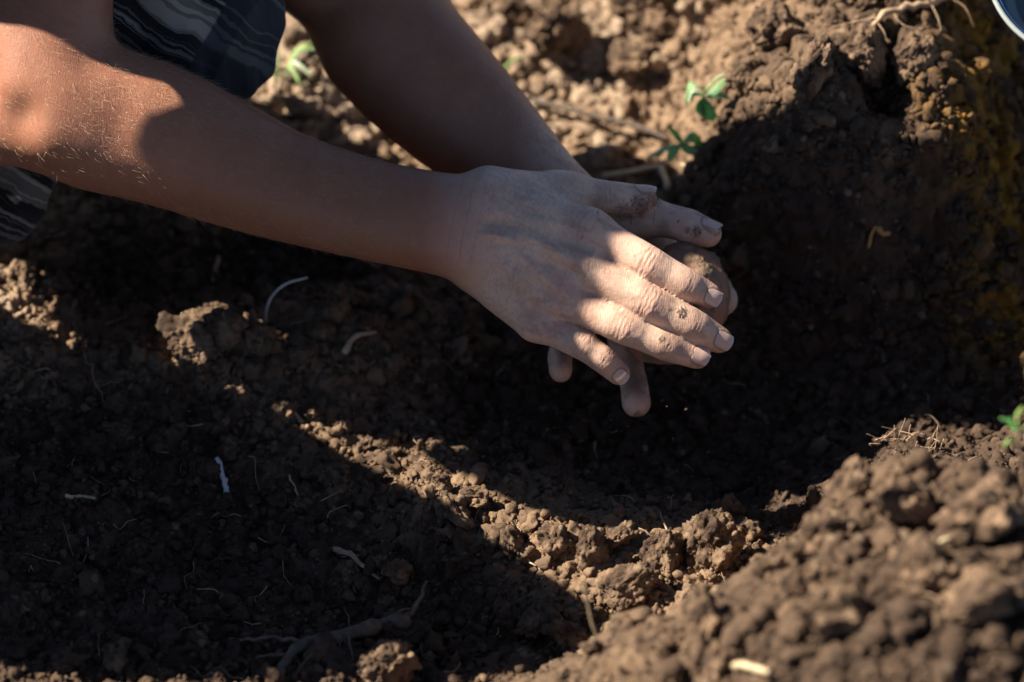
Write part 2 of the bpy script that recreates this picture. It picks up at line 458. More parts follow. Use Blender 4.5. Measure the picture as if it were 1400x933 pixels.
# right arm
limb('Rb', [(J(110, -420, -30), 50), (J(82, -230, -18), 46), (J(62, -60, -4), 42), (J(60, 60, 4), 41), (J(95, 148, 4), 42), (J(215, 186, 1), 40.5, .95),
            (J(310, 226, -1), 36.0, .92), (J(400, 258, -2), 32.6, .87), (J(510, 288, -3), 30.2, .80), (J(590, 304, -4), 30.6, .75), (J(640, 314, -4), 31, .66)], 26)
limb('Rb', [(J(-20, 186, 10), 19), (J(48, 160, 8), 24)], 0, 14)       # point of the elbow
limb('Rb', [(J(150, 118, 12), 20.0), (J(240, 165, 8), 23.0), (J(330, 205, 2), 20)], 5, 16)    # forearm muscle
# right hand
RM = {'i': J(806, 316, 0), 'm': J(790, 360, 5), 'r': J(766, 402, 1), 'p': J(734, 440, -6)}
limb('Rb', [(J(664, 276, -4), 14.8), (J(735, 293, 0), 13.4), (RM['i'], 12.4)], 5, 9)
limb('Rb', [(J(655, 298, -2), 15.5), (J(725, 328, 3), 13.6), (RM['m'], 12.4)], 5, 9)
limb('Rb', [(J(648, 322, -4), 15.5), (J(708, 362, 1), 13.6), (RM['r'], 12.0)], 5, 9)
limb('Rb', [(J(645, 346, -9), 14.5), (J(690, 393, -6), 12.6), (RM['p'], 11.0)], 5, 9)
limb('Rb', [(J(648, 366, -14), 14.0), (J(716, 424, -18), 12.0)], 0, 9)  # outer edge of the palm
limb('Rb', [(J(672, 264, -9), 15.0), (J(770, 268, -20), 13.0)], 0, 11)   # ball of the thumb
RF = {
 'i': [RM['i'], J(884, 360, 6), J(937, 389, 4), J(969, 404.5, -1)],
 'm': [RM['m'], J(884, 413, 9), J(946, 444, 5), J(983, 465, -2)],
 'r': [RM['r'], J(851, 445, 7), J(910, 471, 5), J(953, 487, 0)],
 'p': [RM['p'], J(794, 470, 1), J(824, 491, 1), J(846, 511, -3)],
}
RR = {'i': [12.4, 11.1, 9.9, 7.7], 'm': [12.4, 11.1, 9.9, 8.0], 'r': [12.0, 10.8, 9.6, 7.8], 'p': [10.8, 9.2, 8.3, 7.0]}
for f in 'imrp': finger('RF' + f, RF[f], RR[f])
RT = [J(764, 266, -20), J(790, 264, -22), J(831, 270, -24), J(880, 271, -27)]
finger('RFt', RT, [12.5, 11.0, 10.0, 7.4])
limb('RFt', [(J(850, 275, -28), 9.4), (J(876, 275, -29), 7.6)], 0, 4)
# left arm
SHB_L = (np.array([-.300, .242, .376]) - TGT) @ ROT * 1000
limb('Lb', [(SHB_L, 50), (SHB_L * .5 + J(488, -40, -108) * .5, 47), (J(488, -36, -108), 46), (J(528, 48, -98), 44.5), (J(610, 137, -80), 40.5, .94), (J(680, 203, -66), 33.5, .88),
            (J(735, 258, -56), 28.5, .82), (J(785, 300, -55), 26.0, .76), (J(815, 322, -60), 24, .72)], 22)
# left hand
LM = {'i': J(897, 338, -64), 'm': J(876, 380, -74), 'r': J(842, 412, -74), 'p': J(802, 432, -62)}
limb('Lb', [(J(798, 296, -56), 14), (LM['i'], 11.5)], 0, 9)
limb('Lb', [(J(792, 306, -58), 15), (LM['m'], 11.5)], 0, 9)
limb('Lb', [(J(784, 318, -60), 15), (LM['r'], 11)], 0, 9)
limb('Lb', [(J(776, 330, -58), 14), (LM['p'], 10)], 0, 9)
limb('Lb', [(J(806, 296, -48), 13.5), (J(872, 300, -46), 11.5)], 0, 9)
LF = {
 'i': [LM['i'], J(976, 392, -72), J(990, 410, -54), J(982, 421, -38)],
 'm': [LM['m'], J(934, 458, -78), J(946, 470, -56), J(938, 464, -42)],
 'r': [LM['r'], J(858, 492, -66), J(867, 528, -48), J(870, 551, -33)],
 'p': [LM['p'], J(776, 458, -54), J(765, 488, -42), J(766, 507, -30)],
}
LR = {'i': [11.5, 9.8, 8.6, 7.4], 'm': [11.5, 10.0, 8.8, 7.4], 'r': [11, 9.4, 8.4, 8.8], 'p': [10, 8.6, 7.9, 7.2]}
for f in 'imrp': finger('LF' + f, LF[f], LR[f])
LT = [J(862, 300, -46), J(888, 296, -42), J(934, 307, -36), J(969, 318.5, -31)]
finger('LFt', LT, [11.5, 11.4, 10.2, 7.6])
limb('LFt', [(J(945, 312, -37), 9.6), (J(966, 320, -34), 7.8)], 0, 4)

def smin(a, b, k):
    h = np.maximum(k - np.abs(a - b), 0) / k
    return np.minimum(a, b) - h * h * k * .25

MARG = 22.0
def d_seg(p, a, b, ra, rb, fl):
    pa = p - a; ba = b - a
    t = np.clip(pa @ ba / (ba @ ba + 1e-9), 0, 1)
    q = pa - t[:, None] * ba; r = ra + (rb - ra) * t
    d2 = (q * q).sum(1)
    if fl < .995:
        qn = q @ WF; d2 = d2 + qn * qn * (1 / fl ** 2 - 1)
    d = np.sqrt(d2) - r
    return d * ((fl + 1) / 2) if fl < .995 else d

def d_group(p, g, lo, hi):
    d = None
    for k, segs in PR[g]:
        e = None
        for (a, b, ra, rb, fl) in segs:
            m = max(ra, rb) + MARG
            if ((np.minimum(a, b) - m) > hi).any() or ((np.maximum(a, b) + m) < lo).any(): continue
            x = d_seg(p, a, b, ra, rb, fl)
            e = x if e is None else np.minimum(e, x)
        if e is None: continue
        d = e if d is None else smin(d, e, k)
    return d

def d_body(p):
    lo = p.min(0); hi = p.max(0)
    res = np.full(len(p), 60.0)
    for S in 'RL':
        base = d_group(p, S + 'b', lo, hi)
        arm = None
        for f in 'tpimr':
            d = d_group(p, S + 'F' + f, lo, hi)
            if d is None: continue
            x = d if base is None else smin(base, d, 9.0 if f == 't' else 7.0)
            arm = x if arm is None else smin(arm, x, .8)
        if arm is None: arm = base
        if arm is not None: res = np.minimum(res, arm)
    return res

def _chunked(fn, P, cell):
    """evaluate fn over spatially compact chunks so that far primitives are skipped"""
    k = np.floor((P - P.min(0)) / cell).astype(int); m = k.max(0) + 1
    key = np.ravel_multi_index(k.T, m); order = np.argsort(key, kind='stable'); ks = key[order]
    cuts = np.concatenate([[0], np.nonzero(np.diff(ks))[0] + 1, [len(ks)]])
    out = np.empty(len(P))
    for a, b in zip(cuts[:-1], cuts[1:]):
        i = order[a:b]; out[i] = fn(P[i])
    return out

def surface_nets(fn, lo, hi, h, B=8):
    """sparse surface nets of fn over a box"""
    n = np.ceil((hi - lo) / (h * B)).astype(int)
    g = np.stack(np.meshgrid(*[lo[i] + (np.arange(n[i]) + .5) * h * B for i in range(3)], indexing='ij'), -1).reshape(-1, 3)
    ev = lambda P, cell: _chunked(fn, P, cell)
    dc = ev(g, 90.0)
    N = n * B + 1
    D = np.empty(N, np.float32)
    Db = np.where(dc > 0, 50.0, -50.0).astype(np.float32).reshape(n)
    D[:-1, :-1, :-1] = np.repeat(np.repeat(np.repeat(Db, B, 0), B, 1), B, 2)
    D[-1] = 50; D[:, -1] = 50; D[:, :, -1] = 50
    act = np.nonzero(np.abs(dc) < h * B * 1.35)[0]
    bi = np.stack(np.unravel_index(act, n), 1)
    loc = np.stack(np.meshgrid(*[np.arange(B + 1)] * 3, indexing='ij'), -1).reshape(-1, 3)
    ids = (bi[:, None, :] * B + loc[None]).reshape(-1, 3)
    flat = np.ravel_multi_index(ids.T, N); flat = np.unique(flat)
    ids = np.stack(np.unravel_index(flat, N), 1)
    Df = D.ravel()
    Df[flat] = ev(lo + ids * h, 36.0)
    D = Df.reshape(N)
    neg = D < 0
    c = np.zeros(np.array(N) - 1, np.uint8)
    for dx in (0, 1):
        for dy in (0, 1):
            for dz in (0, 1):
                c += neg[dx:N[0] - 1 + dx, dy:N[1] - 1 + dy, dz:N[2] - 1 + dz]
    cells = np.nonzero((c > 0) & (c < 8)); del c
    cid = np.stack(cells, 1); nv = len(cid)
    corners = {}
    for dx in (0, 1):
        for dy in (0, 1):
            for dz in (0, 1): corners[dx, dy, dz] = D[cid[:, 0] + dx, cid[:, 1] + dy, cid[:, 2] + dz]
    acc = np.zeros((nv, 3)); cnt = np.zeros(nv)
    for ax in range(3):
        for a in (0, 1):
            for b in (0, 1):
                k0 = [0, 0, 0]; o = [i for i in range(3) if i != ax]
                k0[o[0]] = a; k0[o[1]] = b; k1 = list(k0); k1[ax] = 1
                d0 = corners[tuple(k0)]; d1 = corners[tuple(k1)]
                m = (d0 < 0) != (d1 < 0)
                t = d0 / np.where(m, d0 - d1, 1)
                pt = np.zeros((nv, 3)); pt[:, o[0]] = a; pt[:, o[1]] = b; pt[:, ax] = t
                acc[m] += pt[m]; cnt[m] += 1
    V = lo + (cid + acc / cnt[:, None]) * h
    vid = {}
    key = np.ravel_multi_index(cid.T, N)
    order = np.argsort(key); ks = key[order]
    def find(i):
        kk = np.ravel_multi_index(i.T, N); pos = np.searchsorted(ks, kk); pos = np.clip(pos, 0, len(ks) - 1)
        return np.where(ks[pos] == kk, order[pos], -1)
    Q = []
    for ax in range(3):
        sl0 = [slice(None)] * 3; sl1 = [slice(None)] * 3
        sl0[ax] = slice(0, -1); sl1[ax] = slice(1, None)
        cr = neg[tuple(sl0)] != neg[tuple(sl1)]
        e = np.stack(np.nonzero(cr), 1)
        o = [(ax + 1) % 3, (ax + 2) % 3]
        e = e[(e[:, o[0]] > 0) & (e[:, o[1]] > 0)]
        s0 = neg[e[:, 0], e[:, 1], e[:, 2]]
        def sh(a, b):
            i = e.copy(); i[:, o[0]] -= a; i[:, o[1]] -= b; return find(i)
        q = np.stack([sh(0, 0), sh(1, 0), sh(1, 1), sh(0, 1)], 1)
        ok = (q >= 0).all(1)
        q = q[ok]; s0 = s0[ok]
        q[~s0] = q[~s0][:, ::-1]
        Q.append(q)
    return V, np.concatenate(Q)

def relax(V, Q, it=2, lam=.5):
    e = np.concatenate([Q[:, [0, 1]], Q[:, [1, 2]], Q[:, [2, 3]], Q[:, [3, 0]]])
    cnt = np.bincount(e.ravel(), minlength=len(V))[:, None]
    for _ in range(it):
        for l_ in (lam, -lam * 1.03):
            s = np.stack([np.bincount(e[:, 0], V[e[:, 1], k], len(V)) + np.bincount(e[:, 1], V[e[:, 0], k], len(V)) for k in range(3)], 1)
            V = V + l_ * (s / cnt - V)
    return V


def split_quads(V, Q):
    """every quad into four, new points on edges and faces"""
    E = np.concatenate([Q[:, [0, 1]], Q[:, [1, 2]], Q[:, [2, 3]], Q[:, [3, 0]]]); E = np.sort(E, 1)
    key = E[:, 0].astype(np.int64) * len(V) + E[:, 1]
    u, inv = np.unique(key, return_inverse=True)
    a = u // len(V); b = u % len(V)
    ev = (V[a] + V[b]) / 2; fv = V[Q].mean(1)
    n = len(V); m = len(Q); e = n + inv.reshape(4, m).T; f = n + len(u) + np.arange(m)
    q = np.concatenate([np.stack([Q[:, k], e[:, k], f, e[:, k - 1]], 1) for k in range(4)])
    return np.concatenate([V, ev, fv]), q

def vnormals(V, Q):
    n = np.cross(V[Q[:, 2]] - V[Q[:, 0]], V[Q[:, 3]] - V[Q[:, 1]])
    out = np.stack([np.bincount(Q.ravel(), np.repeat(n[:, k], 4), len(V)) for k in range(3)], 1)
    return out / (np.linalg.norm(out, axis=1)[:, None] + 1e-12)

def unit(v): return np.asarray(v, float) / np.linalg.norm(v)
def pix(P):
    d = 2000.0 - P[:, 2]; return 700 + P[:, 0] / d * FPX, 466.5 - P[:, 1] / d * FPX

def skin_material():
    m = NT('skin'); co = m.coord('Object')
    tan = m.attr('tan'); red = m.attr('red'); dirt = m.attr('dirt')
    n1 = m.noise(38, 4, .6, co); n2 = m.noise(230, 3, .6, co)
    pale = m.mix(n1, (.62, .40, .275), (.72, .50, .37))
    tanned = m.mix(n1, (.215, .086, .042), (.335, .148, .08))
    c = m.mix(tan, pale, tanned)
    c = m.mix(m.math('MULTIPLY', red, .6), c, (.50, .205, .14))
    c = m.mix(m.math('MULTIPLY', m.ramp(n2, .5, .75), .26), c, (.36, .19, .125))
    c = m.mix(m.math('MULTIPLY', m.attr('crease'), .8), c, (.20, .105, .065))  # darker folds: soil tint that also paints in crease shade
    bl = m.noise(95, 3, .6, co); c = m.mix(m.math('MULTIPLY', m.ramp(bl, .48, .7), .30), c, m.mix(tan, (.52, .27, .19), (.24, .085, .05)))
    c = m.mix(m.math('MULTIPLY', m.ramp(m.noise(30, 5, .75, co), .5, .72), .28), c, (.25, .155, .095))
    fr = m.voro(120, co, out='Distance')
    c = m.mix(m.math('MULTIPLY', m.math('LESS_THAN', fr, .07), m.math('MULTIPLY', tan, .55)), c, (.18, .08, .045))   # freckles on the forearm
    dn = m.noise(520, 4, .7, co)
    dm = m.math('MULTIPLY', dirt, m.ramp(dn, .3, .7, .45, 1.0), True)
    c = m.mix(dm, c, m.mix(m.ramp(dirt, .5, .9), (.20, .128, .08), (.085, .05, .032)))
    m.p(Base_Color=c, Roughness=m.ramp(dm, 0, 1, .47, .9))
    m.set(m.b.inputs['Subsurface Weight'], m.ramp(dm, 0, .6, .16, 0.0)); m.b.inputs['Subsurface Radius'].default_value = (1, .35, .2); m.b.inputs['Subsurface Scale'].default_value = .004
    m.set(m.b.inputs['Specular IOR Level'], .38)
    lines = m.noise(1.0, 3, .6, m.scale(co, 1500, 260, 260)); cells = m.voro(1250, co, feature='F1'); pores = m.noise(1600, 2, .5, co)
    h = m.math('ADD', m.math('MULTIPLY', lines, .7), m.math('MULTIPLY', cells, .22)); h = m.math('ADD', h, m.math('MULTIPLY', pores, .4))
    m.bump(h, .42, .0008)
    return m.m
M_SKIN = skin_material()

def build_body():
    ends = np.array([e for g in PR.values() for k, ss in g for s in ss for e in s[:2]])
    lo = ends.min(0) - 56; hi = ends.max(0) + 56
    hi[1] = J(60, -240, 0)[1]; lo[1] = -90
    V, Q = surface_nets(d_body, lo, hi, 1.3)
    px, py = pix(V)
    def is_left(V):
        out = np.zeros(len(V), bool); k = np.floor((V - V.min(0)) / 45).astype(int); key = np.ravel_multi_index(k.T, k.max(0) + 1)
        order = np.argsort(key, kind='stable'); ks = key[order]; cuts = np.concatenate([[0], np.nonzero(np.diff(ks))[0] + 1, [len(ks)]])
        for a, b in zip(cuts[:-1], cuts[1:]):
            i = order[a:b]; P = V[i]; lo_, hi_ = P.min(0), P.max(0); d = {}
            for S in 'RL':
                x = np.full(len(P), 60.0)
                for g in [S + 'b'] + [S + 'F' + f for f in 'imrpt']:
                    y = d_group(P, g, lo_, hi_)
                    if y is not None: x = np.minimum(x, y)
                d[S] = x
            out[i] = d['L'] < d['R']
        return out
    left = is_left(V)
    arm = np.where(left, smooth01(-px, -765, -715), smooth01(-px, -632, -596))
    e = np.concatenate([Q[:, [0, 1]], Q[:, [1, 2]], Q[:, [2, 3]], Q[:, [3, 0]]]); cnt = np.bincount(e.ravel(), minlength=len(V))[:, None]
    hd = (1 - arm)[:, None]
    def lap(V): return np.stack([np.bincount(e[:, 0], V[e[:, 1], k], len(V)) + np.bincount(e[:, 1], V[e[:, 0], k], len(V)) for k in range(3)], 1) / cnt - V
    for i in range(70):
        V = V + .5 * lap(V) * arm[:, None] + (.35 * lap(V) * hd if i < 7 else 0)
    nl0 = len(V); V, Q = split_quads(V, Q); V = relax(V, Q, 2); LEFT = is_left(V)
    N = vnormals(V, Q); px, py = pix(V)
    n_v = len(V); dsp = np.zeros(n_v); dcr = np.zeros(n_v); red = np.zeros(n_v); dirt = np.zeros(n_v)
    UPD = np.array([0.0, .16, .987])
    def creases(jp, ax, dor, offs, sig, half, curv, mask, lift=0.0):
        dd = np.abs(V - jp).max(1); i = np.nonzero((dd < half * 1.6 + 6) & mask)[0]
        if not len(i): return
        p = V[i] - jp; ax = unit(ax); dor = unit(dor - ax * (dor @ ax)); lat = np.cross(ax, dor)
        s = p @ ax; t = p @ lat; n = N[i] @ dor
        wob = noise3(V[i] * .28) * 1.1
        k = smooth01(n, .05, .5) * (1 - smooth01(np.abs(t), half * .6, half * 1.05))
        d = np.zeros(len(i))
        for (o, a) in offs:
            x = s - o - np.sign(o if o else 1) * -curv * t * t / half + wob
            d -= a * np.exp(-(x / sig) ** 2)
        d += lift * np.exp(-(s / (half * .7)) ** 2)
        dcr[i] += np.minimum(d, 0) * k; dsp[i] += d * k * np.clip(.85 + 1.1 * noise3(V[i] * .22 + 3), .25, 1.3)
        red[i] = np.maximum(red[i], .55 * np.exp(-(s / (half * .75)) ** 2) * k)
    own = {}
    tips = {}
    for S, FF, RRR, TT in (('R', RF, RR, RT), ('L', LF, LR, LT)):
        for f in 'imrpt':
            pts = TT if f == 't' else FF[f]
            P3 = np.array(pts); lo_, hi_ = P3.min(0) - 16, P3.max(0) + 16
            i = np.nonzero(((V > lo_) & (V < hi_)).all(1))[0]
            d = d_group(V[i], S + 'F' + f, lo_, hi_)
            mk = np.zeros(n_v, bool); mk[i] = d < 1.2; own[S, f] = mk
    for f in 'imrp':
        p = RF[f]; r = RR[f]; mk = own['R', f]
        a1, a2, a3 = unit(p[1] - p[0]), unit(p[2] - p[1]), unit(p[3] - p[2])
        sc = r[1] / 11.0
        creases(p[1] + a2 * .5, a1 + a2, UPD, [(-6.0 * sc, .12), (-3.2 * sc, .26), (-.5 * sc, .34), (2.2 * sc, .24), (4.9 * sc, .14)], .66, r[1] * 1.05, .10, mk, .35)
        creases(p[2], a2 + a3, UPD, [(-1.9, .12), (.2, .2), (2.2, .1)], .6, r[2] * 1.0, .08, mk, .1)
        creases((p[0] + p[1]) / 2, a1, UPD, [(-6, .05), (-1, .06), (4, .05)], .6, r[0], .08, mk)
    hand = (px > 600)
    for f in 'rp':
        creases(LF[f][2], LF[f][3] - LF[f][1], np.array([.1, -.25, 1.0]), [(-1.2, .45), (1.0, .3)], .6, 9, .05, own['L', f], 0)
    creases(J(806, 310, 4), J(884, 360, 4) - J(806, 316, 0), UPD, [(-13, .25), (-9, .45), (-5.2, .55), (-1.5, .5), (2.5, .42), (6.5, .2)], 1.05, 15, .34, hand, .2)
    for c, t in (((790, 360, 8), 'm'), ((766, 402, 4), 'r'), ((734, 440, -6), 'p')):
        creases(J(*c), RF[t][1] - RF[t][0], UPD, [(-6, .08), (-3, .14), (0, .16), (3.4, .1)], .9, 10, .2, hand, .25)
    creases(RT[2] + [0, 0, 2], RT[3] - RT[1], np.array([.0, .8, .6]), [(-3, .25), (-.4, .4), (2.4, .3), (5, .15)], .65, 11, .06, own['R', 't'], .2)
    creases(LT[2] + [0, 0, 2], LT[3] - LT[1], np.array([.0, .8, .6]), [(-2.2, .3), (.4, .35), (2.8, .25)], .6, 11, .06, own['L', 't'], .1)
    # wrist folds
    wax = J(660, 318, 0) - J(560, 298, 0)
    wm = (px > 560) & (px < 720) & (V[:, 2] > -45)
    creases(J(634, 308, 8), wax, UPD, [(-15, .1), (-11, .2), (-8.6, .12), (-6.5, .36), (-4.4, .16), (-1.6, .12), (1.2, .42), (3.0, .14), (5.2, .2), (8.5, .36), (10.6, .14), (13, .2), (16, .14), (19, .1)], .62, 33, .02, wm)
    # tendons and hollows on the back of the hand
    def ridge(pts, sig, amp, mask=None):
        C = curve_pts([J(*q) for q in pts], 24)
        lo_, hi_ = C.min(0) - 4 * sig - 18, C.max(0) + 4 * sig + 18
        i = np.nonzero(((V > lo_) & (V < hi_)).all(1) & (N[:, 2] > .25) & (V[:, 2] > -30))[0]
        d = np.full(len(i), 1e9); tt = np.zeros(len(i))
        for k in range(len(C)):
            x = np.hypot(V[i, 0] - C[k, 0], V[i, 1] - C[k, 1]); b = x < d; d[b] = x[b]; tt[b] = k / (len(C) - 1)
        dsp[i] += 1.5 * amp * np.exp(-(d / sig) ** 2) * np.sin(np.clip(tt, .0, 1) * PI) ** .6 * smooth01(N[i, 2], .25, .6)
    ridge([(690, 316, 0), (745, 336, 0), (786, 360, 0)], 2.6, 1.3)
    ridge([(690, 336, 0), (730, 368, 0), (764, 402, 0)], 2.5, 1.2)
    ridge([(690, 300, 0), (750, 306, 0), (800, 316, 0)], 2.6, .8)
    ridge([(690, 356, 0), (712, 398, 0), (734, 440, 0)], 2.5, .6)
    ridge([(655, 322, 0), (685, 325, 0), (715, 334, 0)], 2.4, 1.9)       # fold beside the wrist tendon
    ridge([(658, 306, 0), (684, 308, 0), (712, 310, 0)], 4.2, -2.6)      # hollow above it
    ridge([(735, 352, 0), (760, 366, 0), (800, 384, 0)], 3.4, -2.0)      # valleys between the knuckles
    ridge([(722, 386, 0), (752, 402, 0), (785, 425, 0)], 3.2, -1.7)
    ridge([(752, 322, 0), (780, 334, 0), (812, 345, 0)], 3.2, -1.6)
    ridge([(700, 340, 0), (735, 350, 0), (750, 380, 0), (730, 410, 0)], 1.5, .45)   # veins
    ridge([(668, 350, 0), (700, 374, 0), (722, 384, 0)], 1.5, .4)
    # arm: muscle hollows, elbow dimple
    def dent(c, R, a):
        x = V - J(*c); dsp[:] += a * np.exp(-(x * x).sum(1) / (R * R)) * (N[:, 2] > 0)
    dent((28, 160, 46), 11, -4.0); dent((62, 205, 42), 16, 2.5); dent((100, 120, 46), 26, 2.0); dent((0, 120, 46), 14, 2.0); dent((150, 175, 42), 18, -1.4)
    fl = (V[:, 2] > -200)
    ra = arm_mask(px) * ~LEFT
    dsp += .05 * noise3(V * .22) * (1 - .8 * ra) + .16 * noise3(V * .06)
    ha = unit(J(790, 385, 0) - J(640, 318, 0)); hb = np.cross(np.array([0, 0, 1.0]), ha)
    Vh = np.stack([V @ ha * .42, V @ hb * .13, V[:, 2] * .13], 1)
    ln = 1 - np.abs(noise3(Vh + .6 * noise3(V * .06)[:, None])) * 2.2
    Vx = np.stack([(V @ ha + V @ hb) * .30, (V @ ha - V @ hb) * .12, V[:, 2] * .1], 1)
    ln2 = 1 - np.abs(noise3(Vx)) * 2.2
    hm_ = (1 - arm_mask(px - 40)) * smooth01(N[:, 2], -.1, .4); hf_ = 1 - .82 * smooth01(px, 770, 840)
    lines_ = hm_ * hf_ * (.13 * np.clip(ln, 0, 1) ** 2 + .11 * np.clip(ln2, 0, 1) ** 2)
    dsp -= lines_
    dsp += .05 * ra * np.abs(noise3(V * .45))
    # nails press into the skin
    V2 = V + N * dsp[:, None]
    cre = np.clip(smooth01(-dcr, .16, .75) + .30 * smooth01(lines_, .05, .2), 0, 1)
    # tip flush, soil on the skin, shade painted at the nail tips
    for S, FF, TT in (('R', RF, RT), ('L', LF, LT)):
        for f in 'imrpt':
            q = TT if f == 't' else FF[f]
            x = np.linalg.norm(V - q[3], axis=1); red = np.maximum(red, .8 * np.exp(-(x / 11) ** 2))
    red = np.maximum(red, .34 * smooth01(-px, -320, -150) * ~LEFT)
    def nailfold(p2, p3, dor, length, half, off):
        ax = unit(p3 - p2); dor = unit(dor - ax * (ax @ dor)); lat = np.cross(ax, dor)
        q = V - p3; i = np.nonzero((np.abs(q).max(1) < 16) & (N @ dor > .05))[0]
        s_ = q[i] @ ax - off; t_ = q[i] @ lat
        E = (np.abs(t_ / half) ** 2.6 + np.abs(s_ / (length / 2)) ** 2.6) ** (1 / 2.6)
        ring = np.exp(-((E - 1.07) / .085) ** 2)
        return i, ring * (1 - smooth01(s_, length * .22, length * .36)), ring * smooth01(s_, length * .25, length * .4)
    for a_ in NAILS:
        i, pr_, di_ = nailfold(a_[0], a_[1], np.array(a_[3], float), a_[4], a_[5], a_[6])
        cre[i] = np.maximum(cre[i], .95 * pr_); dirt[i] = np.maximum(dirt[i], .85 * di_); V2[i] = V2[i] + N[i] * (.22 * pr_)[:, None]
    def soil(px_, py_, r, a=1.0, zmin=-200):
        x = np.hypot(px - px_, py - py_); m = (x < r * 2.2) & (N[:, 2] > -.1) & (V[:, 2] > zmin)
        k = np.zeros(n_v); k[m] = a * (1 - smooth01(x[m] / r + noise3(V[m] * .9) * .55, .55, 1.15)); return k
    for s in [(932, 427, 8, 1.2, -30), (917, 424, 4, .9, -30), (904, 463, 5, 1.0, -30), (836, 479, 6, .9, -30), (899, 402, 4, .5, -30), (942, 390, 5, .5, -30), (905, 372, 3, .6, -30),
              (975, 440, 5, .5, -30), (820, 487, 5, .5, -30), (876, 281, 17, .95, -60), (893, 275, 11, 1.0, -60), (855, 290, 16, .8, -60), (990, 421, 6, .6, -60), (994, 477, 6, .7, -60), (966, 497, 6, .7, -60), (857, 521, 6, .7, -60), (978, 413, 7, .4, -60), (952, 317, 9, 1.0, -70), (940, 315, 6, .9, -70), (927, 303, 3, .8, -70),  # spots at the finger ends paint in the shade beneath the nails
              (872, 568, 7, .9, -70), (880, 522, 9, .7, -70), (985, 432, 9, .7, -90), (890, 379, 2, .8, -30), (868, 350, 2, .7, -30), (925, 448, 3, .6, -30), (962, 396, 4, .4, -30), (880, 455, 4, .5, -30)]:
        k = soil(*s); dirt = np.maximum(dirt, k); 
        if s[3] > .95: V2 = V2 + N * (k * (.25 + .5 * np.abs(noise3(V * 1.3))))[:, None]
    Vs = np.stack([V @ ha * .05, V @ hb * .16, V[:, 2] * .1], 1)
    dirt = np.maximum(dirt, .62 * smooth01(noise3(V * .06) * .5 + .5, .48, .78) * smooth01(px, 740, 860))
    dirt = np.maximum(dirt, .50 * smooth01(fbm(Vs + 5, 3) * .5 + .5, .50, .80) * smooth01(px, 640, 760))
    dirt = np.maximum(dirt, .26 * smooth01(fbm(V * .035 + 11, 3) * .5 + .5, .5, .8) * smooth01(px, 300, 640))
    tan = np.where(LEFT, smooth01(-px, -790, -690), smooth01(-px, -690, -570))
    N2 = vnormals(V2, Q)
    return V2, Q, N2, red, dirt, tan, px, cre
def arm_mask(px): return smooth01(-px, -632, -596)
NAILS = [(RF['i'][2], RF['i'][3], RR['i'][3], (.05, .0, 1), 10.0, 5.2, .2), (RF['m'][2], RF['m'][3], RR['m'][3], (.05, .12, 1), 11, 5.2, -.6), (RF['r'][2], RF['r'][3], RR['r'][3], (.05, .10, 1), 10.6, 5.2, -.4),
         (RF['p'][2], RF['p'][3], RR['p'][3], (-.1, -.05, 1), 8.6, 4.2, -.2), (RT[2], RT[3], 7.5, (0, .97, .35), 12, 5.6, .4), (LT[2], LT[3], 7.6, (.1, .93, .42), 11.5, 5.6, .6)]
BV, BQ, BN, B_RED, B_DIRT, B_TAN, B_PX, B_CRE = build_body()

# ------- the rest of the figure: kneeling, mostly outside the frame (world millimetres)
def sdf_mesh(group, voxel, pad=60, fold=None, it=4):
    segs = [s for k, ss in PR[group] for s in ss]
    e = np.array([x for s in segs for x in s[:2]]); r = max(max(s[2], s[3]) for s in segs)
    fn = lambda p: (lambda d: np.full(len(p), 60.0) if d is None else d)(d_group(p, group, p.min(0), p.max(0)))
    V, Q = surface_nets(fn, e.min(0) - r - pad, e.max(0) + r + pad, voxel)
    V = relax(V, Q, it)
    if fold is not None:
        N = vnormals(V, Q); V = V + N * fold(V)[:, None]
    return V, Q
W = lambda *a: np.array(a, float)
# ------- finish the person: body, head, clothing, nails, hair
SUN_E, SUN_B = math.radians(44.0), math.radians(12.0)
SUND = np.array([-math.cos(SUN_E) * math.cos(SUN_B), math.cos(SUN_E) * math.sin(SUN_B), math.sin(SUN_E)])
LA = np.array([math.sin(SUN_B), math.cos(SUN_B), 0.0]); LB = np.cross(SUND, LA); LB = LB if LB[2] > 0 else -LB
def lw(a, b, l): return (LA * a + LB * b + SUND * l) * 1000.0
def lpl(x, y): return (x - 600) / 1900.0, .05 - (y - 500) / 1900.0
JWm = lambda *a: JW(*a) * 1000
SH_R, SH_L = W(-450, 182, 455), W(-300, 242, 376)
NECK = W(-378, 228, 440); HEAD = W(-278, 200, 466); PEL = W(-551, 291, 273)
KN_L, KN_R = JWm(236, 0, -64), W(-457, -64, 342)
HIP_L, HIP_R = W(-516, 315, 245), W(-648, 169, 200)
AN_L, AN_R = W(-275, 225, 95), W(-470, 40, 95)
def L_(g, ctrl, n=10, k=30.0): limb(g, ctrl, n, k)
L_('Bb', [(JWm(70, -190, -14), 44), (JWm(62, -330, 0), 46), (SH_R, 40)], 10, 12)
EL_L = JWm(488, -36, -108)
L_('Bb', [(EL_L * .55 + SH_L * .45, 46), (SH_L, 40)], 0, 12)
L_('Bb', [(SH_R, 40), (NECK + W(0, 0, -20), 44), (SH_L, 40)], 10, 12)
L_('Bb', [(NECK + W(-10, 10, -40), 52), (W(-462, 238, 360), 58), (PEL, 74)], 10, 12)
L_('Bb', [(NECK + W(0, 0, -14), 40), (HEAD + W(-26, 18, -22), 42)], 0, 12)
L_('Bb', [(HEAD + W(-22, 14, 16), 65), (HEAD + W(22, -6, -24), 46)], 0)
L_('Bb', [(HEAD + W(50, -42, 8), 14), (HEAD + W(72, -58, -26), 13)], 0, 10)         # nose
